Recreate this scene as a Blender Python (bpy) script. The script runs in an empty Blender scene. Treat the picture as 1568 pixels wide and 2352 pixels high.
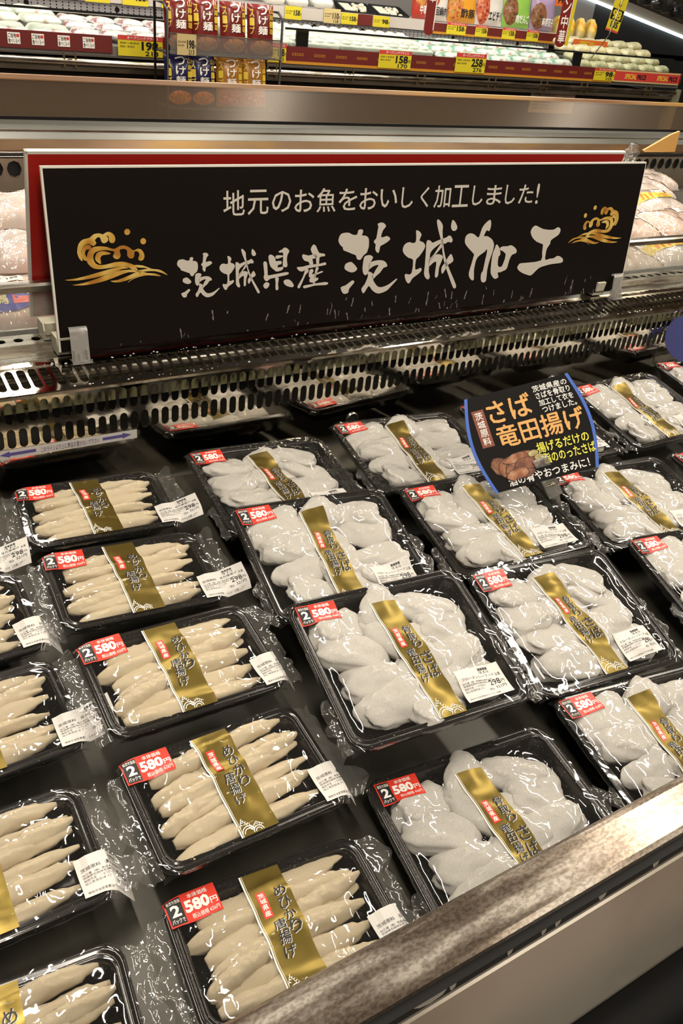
import bpy, bmesh, math, random, json
import numpy as np
from mathutils import Vector, Matrix, Euler, noise
from mathutils.bvhtree import BVHTree

# ---------------------------------------------------------------- scene, camera, light
# Everything is laid out in centimetres: x along the case, y into the shop, z up; z = 0 is the foot of the big sign (95 cm above the floor).
SC = bpy.context.scene
COL = SC.collection
Z0 = 95.0
S = 0.01
def W3(x, y, z): return Vector((x*S, y*S, (z + Z0)*S))

SC.view_settings.view_transform = 'Standard'
SC.view_settings.look = 'None'
SC.view_settings.gamma = 1.0
SC.view_settings.use_curve_mapping = False
SC.view_settings.exposure = 0.0
SC.cycles.use_denoising = True
SC.cycles.max_bounces = 10
SC.cycles.diffuse_bounces = 3
SC.cycles.glossy_bounces = 4
SC.cycles.transmission_bounces = 6
SC.cycles.transparent_max_bounces = 24
SC.cycles.caustics_reflective = False
SC.cycles.caustics_refractive = False

cam = bpy.data.cameras.new('camera')
camo = bpy.data.objects.new('camera', cam); COL.objects.link(camo)
psi, th, rho = math.radians(34.89), math.radians(32.207), math.radians(6.851)
cf = Vector((math.sin(psi)*math.cos(th), math.cos(psi)*math.cos(th), -math.sin(th)))
cr = Vector((math.cos(psi), -math.sin(psi), 0)); cu = cr.cross(cf)
CR = cr*math.cos(rho) + cu*math.sin(rho); CU = cu*math.cos(rho) - cr*math.sin(rho)
M = Matrix((CR, CU, -cf)).transposed().to_4x4(); M.translation = W3(-30.6, -121.82, 51.76)
camo.matrix_world = M
cam.sensor_fit = 'HORIZONTAL'; cam.sensor_width = 36.0; cam.lens = 1942.7*36/1568
cam.clip_start = 0.02; cam.clip_end = 60
SC.camera = camo

world = bpy.data.worlds.new('world'); SC.world = world; world.use_nodes = True
bgn = world.node_tree.nodes['Background']; bgn.inputs[0].default_value = (1.0, 0.86, 0.68, 1); bgn.inputs[1].default_value = 0.06

WARM = (1.0, 0.90, 0.755)
def area_light(name, loc, sx, sy, power, color, rot=(0, 0, 0)):
    l = bpy.data.lights.new(name, 'AREA'); l.shape = 'RECTANGLE'; l.size = sx*S; l.size_y = sy*S
    l.energy = power; l.color = color
    o = bpy.data.objects.new(name, l); COL.objects.link(o); o.location = W3(*loc); o.rotation_euler = rot
    return o
CEIL = 205.0
LIGHT_SPOTS = [(x, y) for y in (-356, -186, -16, 370, 540) for x in (-28, 202, 432)] + [(x, 205) for x in (-60, 43, 146, 249, 352)]  # front row and two farthest rows are added to brighten the grille
for (x, y) in LIGHT_SPOTS:
    area_light('fluorescent_lamp', (x, y, CEIL - 9), 9, 125, 29.5, WARM)

# ---------------------------------------------------------------- mesh helpers
class MB:
    def __init__(s): s.v = []; s.f = []; s.m = []
    def add(s, vs, fs, mat=0):
        b = len(s.v); s.v.extend([tuple(p) for p in vs])
        for f in fs: s.f.append(tuple(i + b for i in f)); s.m.append(mat)
        return s
    def box(s, x0, x1, y0, y1, z0, z1, mat=0):
        v = [(x, y, z) for z in (z0, z1) for y in (y0, y1) for x in (x0, x1)]
        return s.add(v, [(0, 2, 3, 1), (4, 5, 7, 6), (0, 1, 5, 4), (2, 6, 7, 3), (0, 4, 6, 2), (1, 3, 7, 5)], mat)
    def obox(s, c, ex, ey, ez, mat=0):       # box from centre and three half-axis vectors
        c = Vector(c); ex = Vector(ex); ey = Vector(ey); ez = Vector(ez)
        v = [c + a*ex + b*ey + d*ez for d in (-1, 1) for b in (-1, 1) for a in (-1, 1)]
        return s.add(v, [(0, 2, 3, 1), (4, 5, 7, 6), (0, 1, 5, 4), (2, 6, 7, 3), (0, 4, 6, 2), (1, 3, 7, 5)], mat)
    def prism(s, prof, x0, x1, mat=0, cap=True):   # closed (y,z) profile swept along x
        n = len(prof)
        v = [(x0, y, z) for y, z in prof] + [(x1, y, z) for y, z in prof]
        f = [(i, (i + 1) % n, n + (i + 1) % n, n + i) for i in range(n)]
        if cap: f += [tuple(range(n))[::-1], tuple(range(n, 2*n))]
        return s.add(v, f, mat)
    def tube(s, path, r, n=10, mat=0):
        path = [Vector(p) for p in path]; rings = []
        for i, p in enumerate(path):
            d = (path[min(i + 1, len(path) - 1)] - path[max(i - 1, 0)]).normalized()
            a = d.orthogonal().normalized() if i == 0 else (rings[-1][1] - d*rings[-1][1].dot(d)).normalized()
            b = d.cross(a); rr = r[i] if isinstance(r, (list, tuple)) else r
            rings.append(([p + a*rr*math.cos(2*math.pi*k/n) + b*rr*math.sin(2*math.pi*k/n) for k in range(n)], a))
        v = [q for R, _ in rings for q in R]
        f = [(i*n + k, i*n + (k + 1) % n, (i + 1)*n + (k + 1) % n, (i + 1)*n + k) for i in range(len(path) - 1) for k in range(n)]
        f += [tuple(range(n))[::-1], tuple(range((len(path) - 1)*n, len(path)*n))]
        return s.add(v, f, mat)
    def grid(s, nu, nv, fn, mat=0):
        v = [fn(i/(nu - 1), j/(nv - 1)) for j in range(nv) for i in range(nu)]
        f = [(j*nu + i, j*nu + i + 1, (j + 1)*nu + i + 1, (j + 1)*nu + i) for j in range(nv - 1) for i in range(nu - 1)]
        return s.add(v, f, mat)
    def loops(s, loops, mat=0, cap0=True, cap1=True):
        n = len(loops[0]); b = [p for L in loops for p in L]
        f = [(i*n + k, i*n + (k + 1) % n, (i + 1)*n + (k + 1) % n, (i + 1)*n + k) for i in range(len(loops) - 1) for k in range(n)]
        if cap0: f.append(tuple(range(n))[::-1])
        if cap1: f.append(tuple(range((len(loops) - 1)*n, len(loops)*n)))
        return s.add(b, f, mat)
    def flat(s, tri, fn, mat=0):             # a 2-D mesh (verts, faces) laid through fn(x, y)
        return s.add([fn(x, y) for x, y in tri[0]], tri[1], mat)

def to_mesh(name, mb, mats, smooth=False):
    me = bpy.data.meshes.new(name)
    me.from_pydata([(x*S, y*S, z*S) for x, y, z in mb.v], [], mb.f)
    for m in (mats if isinstance(mats, (list, tuple)) else [mats]): me.materials.append(m)
    if len(me.materials) > 1: me.polygons.foreach_set('material_index', mb.m)
    if smooth: me.polygons.foreach_set('use_smooth', [True]*len(me.polygons))
    me.update()
    return me
def part(name, mb, mats, parent, smooth=False, label=None, kind=None):
    o = bpy.data.objects.new(name, to_mesh(name, mb, mats, smooth)); COL.objects.link(o); o.parent = parent
    if label: o['label'] = label
    if kind: o['kind'] = kind
    return o
def tag(o, label, cat, group=None):
    o['label'] = label; o['category'] = cat
    if group: o['group'] = group
    return o
def thing(name, label, cat, loc, rot=(0, 0, 0), group=None):
    o = bpy.data.objects.new(name, None); COL.objects.link(o); o.empty_display_size = 0.02
    o.location = W3(*loc); o.rotation_euler = rot
    return tag(o, label, cat, group)
def single(name, mb, mats, label, cat, loc, rot=(0, 0, 0), group=None, smooth=False):
    o = bpy.data.objects.new(name, to_mesh(name, mb, mats, smooth)); COL.objects.link(o)
    o.location = W3(*loc); o.rotation_euler = rot
    return tag(o, label, cat, group)
def struct(name, mb, mats, smooth=False):
    o = bpy.data.objects.new(name, to_mesh(name, mb, mats, smooth)); COL.objects.link(o); o.location = W3(0, 0, 0)
    o['kind'] = 'structure'; return o
def dup(root, loc, rot, label, group=None):
    r = root.copy(); COL.objects.link(r); r.location = W3(*loc); r.rotation_euler = rot; r['label'] = label
    if group: r['group'] = group
    for ch in KIDS[root.name]:
        c = ch.copy(); COL.objects.link(c); c.parent = r
        for g in KIDS.get(ch.name, []):
            d = g.copy(); COL.objects.link(d); d.parent = c
    return r
KIDS = {}
def note_kids(root, *lists):
    KIDS[root.name] = [c for l in lists for c in (l if isinstance(l, (list, tuple)) else [l])]

# ---------------------------------------------------------------- lettering
def thicken(v, f, bold, R=56):
    """heavier weight: the filled outline is widened on a fine raster and turned back into strips"""
    lo = v.min(0) - bold - .03; hi = v.max(0) + bold + .03; nx, ny = ((hi - lo)*R).astype(int) + 1
    g = np.zeros((ny, nx), bool); P = (v - lo)*R
    for t in f:
        for q in range(1, len(t) - 1):
            A, B, C = P[t[0]], P[t[q]], P[t[q + 1]]
            x0, y0 = np.floor(np.minimum(np.minimum(A, B), C)).astype(int); x1, y1 = np.ceil(np.maximum(np.maximum(A, B), C)).astype(int)
            X, Y = np.meshgrid(np.arange(max(x0, 0), min(x1 + 1, nx)) + .5, np.arange(max(y0, 0), min(y1 + 1, ny)) + .5)
            s1 = (B[0] - A[0])*(Y - A[1]) - (B[1] - A[1])*(X - A[0]); s2 = (C[0] - B[0])*(Y - B[1]) - (C[1] - B[1])*(X - B[0]); s3 = (A[0] - C[0])*(Y - C[1]) - (A[1] - C[1])*(X - C[0])
            m = ((s1 >= 0) & (s2 >= 0) & (s3 >= 0)) | ((s1 <= 0) & (s2 <= 0) & (s3 <= 0))
            g[max(y0, 0):min(y1 + 1, ny), max(x0, 0):min(x1 + 1, nx)] |= m
    k = max(1, int(round(bold*R*.55))); d = g.copy()
    for dy in range(-k, k + 1):
        for dx in range(-k, k + 1):
            if dx*dx + dy*dy <= k*k + .5: d |= np.roll(np.roll(g, dy, 0), dx, 1)
    V, F = [], []
    for y in range(ny):
        row = np.concatenate([[0], d[y].astype(int), [0]]); e = np.flatnonzero(np.diff(row))
        for a, b in zip(e[::2], e[1::2]):
            n = len(V); V += [(a, y), (b, y), (b, y + 1), (a, y + 1)]; F.append((n, n + 1, n + 2, n + 3))
    return np.array(V, float)/R + lo, F
_tc = {}
def glyphs(s, bold=0.0):
    k = (s, bold)
    if k not in _tc:
        multi = bold > .01 and any(ord(ch) > 0x3000 for ch in s)      # kanji: thicken with shifted copies, an outline offset would tear them
        c = bpy.data.curves.new('lettering', 'FONT'); c.body = s; c.offset = 0 if multi else bold; c.resolution_u = 2
        o = bpy.data.objects.new('lettering', c); COL.objects.link(o)
        dg = bpy.context.evaluated_depsgraph_get()
        me = bpy.data.meshes.new_from_object(o.evaluated_get(dg))
        v = np.array([(p.co.x, p.co.y) for p in me.vertices]); f = [tuple(p.vertices) for p in me.polygons]
        bpy.data.objects.remove(o); bpy.data.curves.remove(c); bpy.data.meshes.remove(me)
        if multi: v, f = thicken(v, f, bold)
        _tc[k] = (v, f)
    return _tc[k]
def text(s, x0, y0, x1, y1, bold=0.0, slant=0.0):     # one line squeezed into a box
    v, f = glyphs(s, bold)
    if len(v) == 0: return ([], [])
    lo, hi = v.min(0), v.max(0)
    q = (v - lo)/np.maximum(hi - lo, 1e-6)
    return ([(x0 + a*(x1 - x0) + slant*(b - .5), y0 + b*(y1 - y0)) for a, b in q], f)
def vtext(s, x0, y0, x1, y1, bold=0.0, slant=0.0):    # one column, top to bottom
    V, F = [], []; n = len(s); h = (y1 - y0)/n
    for i, ch in enumerate(s):
        v, f = text(ch, x0, y1 - (i + 1)*h + .05*h, x1, y1 - i*h - .05*h, bold, slant)
        b = len(V); V += v; F += [tuple(k + b for k in t) for t in f]
    return V, F
def rect2(x0, y0, x1, y1): return ([(x0, y0), (x1, y0), (x1, y1), (x0, y1)], [(0, 1, 2, 3)])
def poly2(pts):                                        # filled outline, softened
    c = bpy.data.curves.new('outline', 'CURVE'); c.dimensions = '2D'; c.fill_mode = 'BOTH'
    n = len(pts); P = []
    for i in range(n):
        p0, p1, p2, p3 = (np.array(pts[(i + k) % n]) for k in (-1, 0, 1, 2))
        P.append(p1); P.append((9*(p1 + p2) - p0 - p3)/16)
    sp = c.splines.new('POLY'); sp.points.add(len(P) - 1); sp.use_cyclic_u = True
    for q, p in zip(sp.points, P): q.co = (p[0], p[1], 0, 1)
    o = bpy.data.objects.new('outline', c); COL.objects.link(o)
    me = bpy.data.meshes.new_from_object(o.evaluated_get(bpy.context.evaluated_depsgraph_get()))
    r = ([(p.co.x, p.co.y) for p in me.vertices], [tuple(p.vertices) for p in me.polygons])
    bpy.data.objects.remove(o); bpy.data.curves.remove(c); bpy.data.meshes.remove(me)
    return r
def cut2(tri, step):                                   # slice a flat mesh so that it can be draped
    if not tri[0]: return tri
    bm = bmesh.new(); vs = [bm.verts.new((x, y, 0)) for x, y in tri[0]]
    for f in tri[1]:
        try: bm.faces.new([vs[i] for i in f])
        except ValueError: pass
    a = np.array(tri[0]); lo, hi = a.min(0), a.max(0)
    for ax in (0, 1):
        t = math.floor(lo[ax]/step)*step + step
        while t < hi[ax]:
            co = Vector((t, 0, 0)) if ax == 0 else Vector((0, t, 0)); no = Vector((1, 0, 0)) if ax == 0 else Vector((0, 1, 0))
            bmesh.ops.bisect_plane(bm, geom=bm.verts[:] + bm.edges[:] + bm.faces[:], plane_co=co, plane_no=no, dist=1e-5)
            t += step
    bm.verts.index_update()
    r = ([(v.co.x, v.co.y) for v in bm.verts], [tuple(v.index for v in f.verts) for f in bm.faces]); bm.free()
    return r

# ---------------------------------------------------------------- materials
def mat(name, color, rough=0.5, metal=0.0, spec=0.5, emit=None, estr=0.0):
    m = bpy.data.materials.new(name); m.use_nodes = True
    b = m.node_tree.nodes['Principled BSDF']
    b.inputs['Base Color'].default_value = (*color, 1); b.inputs['Roughness'].default_value = rough
    b.inputs['Metallic'].default_value = metal; b.inputs['Specular IOR Level'].default_value = spec
    if emit: b.inputs['Emission Color'].default_value = (*emit, 1); b.inputs['Emission Strength'].default_value = estr
    return m
def N(m, t, **kw):
    n = m.node_tree.nodes.new(t)
    for k, v in kw.items():
        if hasattr(n, k): setattr(n, k, v)
        else: n.inputs[k].default_value = v
    return n
def LK(m, a, b): m.node_tree.links.new(a, b)
def coords(m, sx=1, sy=1, sz=1):
    tc = N(m, 'ShaderNodeTexCoord'); mp = N(m, 'ShaderNodeMapping'); mp.inputs['Scale'].default_value = (sx, sy, sz)
    LK(m, tc.outputs['Object'], mp.inputs['Vector']); return mp.outputs['Vector']
def ramp(m, fac, stops):
    r = N(m, 'ShaderNodeValToRGB'); LK(m, fac, r.inputs['Fac'])
    e = r.color_ramp.elements
    while len(e) < len(stops): e.new(0.5)
    for el, (p, c) in zip(e, stops): el.position = p; el.color = (*c, 1) if len(c) == 3 else c
    return r.outputs['Color']
def noisy(m, color_stops=None, scale=30, detail=4, bump=0.0, bscale=None, rough_stops=None, stretch=(1, 1, 1), dist=0.0):
    b = m.node_tree.nodes['Principled BSDF']; v = coords(m, *stretch)
    n = N(m, 'ShaderNodeTexNoise'); n.inputs['Scale'].default_value = scale; n.inputs['Detail'].default_value = detail; n.inputs['Distortion'].default_value = dist
    LK(m, v, n.inputs['Vector'])
    if color_stops: LK(m, ramp(m, n.outputs['Fac'], color_stops), b.inputs['Base Color'])
    if rough_stops: LK(m, ramp(m, n.outputs['Fac'], [(p, (c, c, c)) for p, c in rough_stops]), b.inputs['Roughness'])
    if bump:
        n2 = N(m, 'ShaderNodeTexNoise'); n2.inputs['Scale'].default_value = bscale or scale; n2.inputs['Detail'].default_value = 2
        LK(m, v, n2.inputs['Vector'])
        bp = N(m, 'ShaderNodeBump'); bp.inputs['Strength'].default_value = 1.0; bp.inputs['Distance'].default_value = bump
        LK(m, n2.outputs['Fac'], bp.inputs['Height']); LK(m, bp.outputs['Normal'], b.inputs['Normal'])
    return m
def speckle(m, scale, lo, hi, a=.35, b=.6, stretch=(1, 1, 1)):
    bs = m.node_tree.nodes['Principled BSDF']; src = bs.inputs['Base Color'].links[0].from_socket
    n = N(m, 'ShaderNodeTexNoise'); n.inputs['Scale'].default_value = scale; n.inputs['Detail'].default_value = 2; LK(m, coords(m, *stretch), n.inputs['Vector'])
    mx = N(m, 'ShaderNodeMix', data_type='RGBA', blend_type='MULTIPLY'); mx.inputs[0].default_value = 1.0
    LK(m, src, mx.inputs[6]); LK(m, ramp(m, n.outputs['Fac'], [(a, lo), (b, hi)]), mx.inputs[7]); LK(m, mx.outputs[2], bs.inputs['Base Color'])
    return m
def film_mat(name, tint=(1, 1, 1), milk=0.03, bump=0.004, scale=55, ior=1.5, gain=1.6, rough=0.06, stretch=(1, 1, 1), haze=(.9, .88, .84)):
    m = bpy.data.materials.new(name); m.use_nodes = True; nt = m.node_tree; nt.nodes.clear()
    out = N(m, 'ShaderNodeOutputMaterial'); tr = N(m, 'ShaderNodeBsdfTransparent'); tr.inputs[0].default_value = (*tint, 1)
    gl = N(m, 'ShaderNodeBsdfGlossy'); gl.inputs['Roughness'].default_value = rough
    df = N(m, 'ShaderNodeBsdfDiffuse'); df.inputs[0].default_value = (*haze, 1)
    v = coords(m, *stretch)
    if bump:
        n = N(m, 'ShaderNodeTexNoise'); n.inputs['Scale'].default_value = scale; n.inputs['Detail'].default_value = 1.0; n.inputs['Distortion'].default_value = .6
        LK(m, v, n.inputs['Vector'])
        rg = N(m, 'ShaderNodeMath', operation='SUBTRACT'); rg.inputs[1].default_value = 0.5; LK(m, n.outputs['Fac'], rg.inputs[0])
        ab = N(m, 'ShaderNodeMath', operation='ABSOLUTE'); LK(m, rg.outputs[0], ab.inputs[0])     # folded noise: crease lines
        n2 = N(m, 'ShaderNodeTexNoise'); n2.inputs['Scale'].default_value = scale*.4; n2.inputs['Detail'].default_value = 0.0; LK(m, v, n2.inputs['Vector'])
        mk = N(m, 'ShaderNodeMapRange'); mk.inputs['From Min'].default_value = .38; mk.inputs['From Max'].default_value = .62; mk.inputs['To Min'].default_value = .15; LK(m, n2.outputs['Fac'], mk.inputs['Value'])
        pr = N(m, 'ShaderNodeMath', operation='MULTIPLY'); LK(m, ab.outputs[0], pr.inputs[0]); LK(m, mk.outputs['Result'], pr.inputs[1])
        bp = N(m, 'ShaderNodeBump'); bp.inputs['Distance'].default_value = bump; LK(m, pr.outputs[0], bp.inputs['Height'])
        LK(m, bp.outputs['Normal'], gl.inputs['Normal'])
    fr = N(m, 'ShaderNodeFresnel'); ge = N(m, 'ShaderNodeNewGeometry')      # same reflectance from both sides of the thin sheet
    mr = N(m, 'ShaderNodeMapRange'); mr.inputs['To Min'].default_value = ior; mr.inputs['To Max'].default_value = 1/ior
    LK(m, ge.outputs['Backfacing'], mr.inputs['Value']); LK(m, mr.outputs['Result'], fr.inputs['IOR'])
    mu = N(m, 'ShaderNodeMath', operation='MULTIPLY', use_clamp=True); mu.inputs[1].default_value = gain; LK(m, fr.outputs[0], mu.inputs[0])
    m1 = N(m, 'ShaderNodeMixShader'); m1.inputs[0].default_value = milk; LK(m, tr.outputs[0], m1.inputs[1]); LK(m, df.outputs[0], m1.inputs[2])
    m2 = N(m, 'ShaderNodeMixShader'); LK(m, mu.outputs[0], m2.inputs[0]); LK(m, m1.outputs[0], m2.inputs[1]); LK(m, gl.outputs[0], m2.inputs[2])
    LK(m, m2.outputs[0], out.inputs[0])
    return m

FILM = film_mat('cling_film', milk=0.008, bump=0.0042, scale=36, gain=1.5, rough=0.05)
FLAP = film_mat('gathered_film', milk=0.05, bump=0.009, scale=45, gain=2.0, rough=0.06)
BAGF = film_mat('bag_film', milk=0.05, bump=0.006, scale=60, gain=2.0)
GLASS = film_mat('glass', tint=(.93, .96, .94), milk=0.0, bump=0, gain=1.3, rough=0.02)
FOGGED = film_mat('fogged_glass', tint=(.93, .95, .93), milk=0.16, bump=0.004, scale=220, gain=1.3, rough=0.12)
TINTED_REFL = film_mat('reflection_tinted_glass', tint=(.74, .64, .50), milk=0.14, bump=0, gain=.5, rough=0.22, haze=(.30, .225, .16))  # brown glass tint, plus a haze colour standing in for its brown reflection
ACRYL = film_mat('clear_plastic', tint=(.90, .90, .87), milk=0.30, bump=0.003, scale=120, gain=3.5, rough=0.07)

TRAY = noisy(mat('black_tray_plastic', (.012, .011, .010), .14), color_stops=[(0, (.010, .009, .008)), (.68, (.012, .011, .010)), (.76, (.30, .29, .27)), (1, (.45, .43, .40))], scale=420, detail=2)
FLOUR = noisy(mat('floured_fish', (.80, .77, .70), .85, spec=.2), color_stops=[(.25, (.56, .535, .50)), (.40, (.82, .785, .72)), (.56, (.90, .865, .80)), (.78, (.84, .78, .68))], scale=24, detail=7, bump=.0006, bscale=260)
CRUMB = noisy(mat('breaded_fish', (.80, .70, .50), .9, spec=.15), color_stops=[(.22, (.54, .47, .38)), (.34, (.86, .72, .49)), (.55, (.93, .80, .58)), (.8, (.84, .71, .52))], scale=32, detail=8, bump=.0005, bscale=420)
speckle(CRUMB, 520, (.72, .66, .56), (1.08, 1.08, 1.08), .30, .52); speckle(FLOUR, 420, (.82, .80, .77), (1.04, 1.04, 1.04), .28, .5)
GOLD = mat('gold_foil', (.215, .155, .035), .33, .8)
GOLD_EDGE = mat('white_edging', (.85, .82, .75), .5)
RED = mat('red_sticker', (.72, .045, .025), .35)
INK = mat('black_ink', (.012, .010, .010), .45)
WHITE_INK = mat('white_ink', (.88, .85, .80), .5)
PAPER = mat('label_paper', (.66, .635, .60), .55)
STEEL = noisy(mat('stainless_steel', (.52, .48, .42), .25, 1.0), color_stops=[(.3, (.40, .36, .30)), (.6, (.58, .54, .47))], scale=9, detail=6, rough_stops=[(.35, .18), (.65, .34)], stretch=(1, 6, 6))
FROSTY = noisy(mat('frosted_steel', (.30, .25, .20), .22, .7), color_stops=[(.40, (.22, .175, .135)), (.50, (.27, .225, .18)), (.66, (.42, .38, .33)), (.8, (.46, .42, .37))], scale=38, detail=3, rough_stops=[(.42, .17), (.66, .36)], stretch=(.22, 1.6, 1), dist=.3)
speckle(FROSTY, 420, (.62, .60, .58), (1.05, 1.05, 1.05), .38, .60, (.6, 1, 1))
PERF = noisy(mat('slotted_steel', (.62, .57, .48), .18, 1.0), color_stops=[(.3, (.56, .51, .43)), (.6, (.74, .69, .60))], scale=18, detail=5, rough_stops=[(.35, .025), (.65, .10)], bump=.0004, bscale=22)
DARK = mat('dark_plastic', (.012, .012, .012), .5, spec=.15)
BLACKM = mat('matt_black', (.006, .006, .006), .7)
DECK = noisy(mat('case_deck', (.10, .095, .08), .4, .4), color_stops=[(.3, (.035, .033, .026)), (.7, (.075, .07, .055))], scale=14, detail=4)
# ---------------------------------------------------------------- structure: floor, ceiling, walls
mb = MB(); mb.box(-420, 900, -460, 760, -Z0 - 4, -Z0)
struct('floor', mb, noisy(mat('shop_floor', (.20, .12, .085), .25), color_stops=[(.3, (.15, .10, .075)), (.7, (.24, .17, .13))], scale=3))
mb = MB(); mb.box(-420, 900, -460, 760, CEIL, CEIL + 5)
struct('ceiling', mb, mat('ceiling_paint', (.20, .175, .145), .9))
mb = MB(); mb.box(-420, 900, 760, 765, -Z0, CEIL); struct('wall_back', mb, mat('wall_paint', (.10, .085, .07), .8))
mb = MB(); mb.box(-425, -420, -460, 760, -Z0, CEIL); struct('wall_left', mb, bpy.data.materials['wall_paint'])
mb = MB(); mb.box(900, 905, -460, 760, -Z0, CEIL); struct('wall_right', mb, bpy.data.materials['wall_paint'])
mb = MB(); mb.box(-420, 900, -465, -460, -Z0, CEIL); struct('wall_front', mb, bpy.data.materials['wall_paint'])
LAMPW = mat('lamp_housing', (.7, .7, .68), .5)
for i, (x, y) in enumerate(LIGHT_SPOTS):
    mb = MB(); mb.loops([[(a*w, b*l, z) for a, b in ((-1, -1), (1, -1), (1, 1), (-1, 1))] for w, l, z in ((12, 69, 0), (9, 66, -7.5))])
    t = single('ceiling_light', mb, LAMPW, 'long white ceiling lamp housing with a fluorescent strip', 'lamp', (x, y, CEIL), group='ceiling lamps')

# ---------------------------------------------------------------- front refrigerated case
XA, XB = -110.0, 262.0
case = thing('refrigerated_case', 'low open stainless chilled case full of black fish trays, slotted steel grille behind them', 'display case', (76, -48, -Z0))
def cpart(name, mb, m, smooth=False, parent=None, label=None):
    loc = (76, -48, -Z0)
    mb.v = [(x - loc[0], y - loc[1], z - loc[2]) for x, y, z in mb.v]
    return part(name, mb, m, parent or case, smooth, label)
mb = MB(); mb.prism([(13, -17.6), (-98.5, -30.2), (-98.5, -31.8), (13, -19.1)], XA, XB); cpart('deck', mb, DECK)
mb = MB(); mb.prism([(-98.5, -31.8), (-98.5, -9.6), (-99.2, -9.6), (-99.2, -31.8)], XA, XB); cpart('inner_wall', mb, STEEL)
# cavity behind the grille: coil fins and pipes glimpsed through the slots
mb = MB(); mb.box(XA, XB, 12.2, 13, -17, -3.2); cpart('back_panel', mb, BLACKM)
mb = MB(); mb.box(XA, XB, 6.0, 6.8, -12, -6.2); cpart('coil', mb, noisy(mat('coil_fins', (.50, .45, .22), .5, .3), color_stops=[(.35, (.16, .15, .11)), (.5, (.50, .45, .22)), (.7, (.34, .32, .18))], scale=22, detail=1, stretch=(1, .05, .05)), label='yellowish coil fins behind the slots')
mb = MB(); mb.tube([(XA, 2.5, -4.6), (XB, 2.5, -4.6)], 1.2, 10); cpart('pipe', mb, STEEL, True)
def slots(mb, P, x0, x1, pitch, w, v0, v1, va, vb, mat=0):
    """plate from v0 to v1 with stadium holes va..vb; P(x, v) -> point"""
    n = int(round((x1 - x0)/pitch)); r = w/2; K = 5
    for i in range(n):
        a, b = x0 + i*pitch, x0 + (i + 1)*pitch; c = (a + b)/2
        hole = [(c + r*math.cos(t), va + r + r*math.sin(t)) for t in np.linspace(math.pi, 2*math.pi, K)] + [(c + r*math.cos(t), vb - r + r*math.sin(t)) for t in np.linspace(0, math.pi, K)]
        lo = [(a + (b - a)*k/(K - 1), v0) for k in range(K)]; hi = [(b - (b - a)*k/(K - 1), v1) for k in range(K)]
        out = lo + hi; m = 2*K
        # rim turned inwards gives the pressed slot its bright edge
        vs = [P(x, v, 0) for x, v in out] + [P(x, v, 0) for x, v in hole] + [P(x, v, -.22) for x, v in hole]
        fs = [(k, (k + 1) % m, m + (k + 1) % m, m + k) for k in range(m)] + [(m + k, m + (k + 1) % m, 2*m + (k + 1) % m, 2*m + k) for k in range(m)]
        mb.add(vs, fs, mat)
mb = MB()
PT = lambda x, v, d: (x, -v, -1.15 - .16*v + d)              # top plate, v grows towards the shopper
slots(mb, PT, XA, XB, 1.653, 1.20, .9, 7.3, 1.5, 6.6)
PF = lambda x, v, d: (x, -8.0 - d, -v)                          # front plate, v grows downwards
slots(mb, PF, XA, XB, 1.653, 1.18, 2.95, 7.0, 3.25, 6.65)
slots(mb, PF, XA, XB, 1.653, 1.18, 7.0, 10.75, 7.4, 10.45)
mb.add([(XA, .5, -1.0), (XB, .5, -1.0), (XB, -.9, -1.29), (XA, -.9, -1.29)], [(0, 1, 2, 3)])
prof = [(-7.3, -2.32), (-7.75, -2.40), (-7.95, -2.55), (-8.0, -2.95)]
for (a, b) in zip(prof, prof[1:]): mb.add([(XA, *a), (XB, *a), (XB, *b), (XA, *b)], [(0, 1, 2, 3)])
prof = [(-8.0, -10.75), (-8.0, -12.0), (-8.0, -14.5), (-8.0, -19.4)]
for (a, b) in zip(prof, prof[1:]): mb.add([(XA, *a), (XB, *a), (XB, *b), (XA, *b)], [(0, 1, 2, 3)])
cpart('air_grille', mb, PERF)
for x, z in ((48.6, -15.4), (97.8, -15.0)):
    mb = MB(); mb.loops([[(x + r*math.cos(a), y, z + r*math.sin(a)) for a in np.linspace(0, 6.283, 21)[:-1]] for r, y in ((1.25, -8.0), (1.15, -8.35), (.95, -8.4), (.8, -8.2))], cap0=False, cap1=False); cpart('hole_ring', mb, STEEL, True)
    mb = MB(); mb.add([(x + .85*math.cos(a), -8.15, z + .85*math.sin(a)) for a in np.linspace(0, 6.283, 21)[:-1]], [tuple(range(20))]); cpart('drain_hole', mb, BLACKM)
# condensed drops and ice along the ridge of the grille
rnd = random.Random(5); mb = MB()
for i in range(170):
    x = rnd.uniform(-15, 125); v = rnd.choice([7.25, 7.3, 7.2, 1.0, 1.2]) + rnd.uniform(-.3, .15); r = rnd.uniform(.05, .2)
    c = PT(x, v, 0)
    ring = [[(c[0] + r*k*math.cos(t)*rnd.uniform(.8, 1.3), c[1] + r*k*math.sin(t)*.8, c[2] + h*r) for t in np.linspace(0, 2*math.pi, 9)[:-1]] for k, h in ((1.15, 0), (.9, .4), (.45, .65))]
    mb.loops(ring, cap0=False)
cpart('ice_drops', mb, mat('ice', (.50, .49, .46), .08), True)['kind'] = 'stuff'
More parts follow.
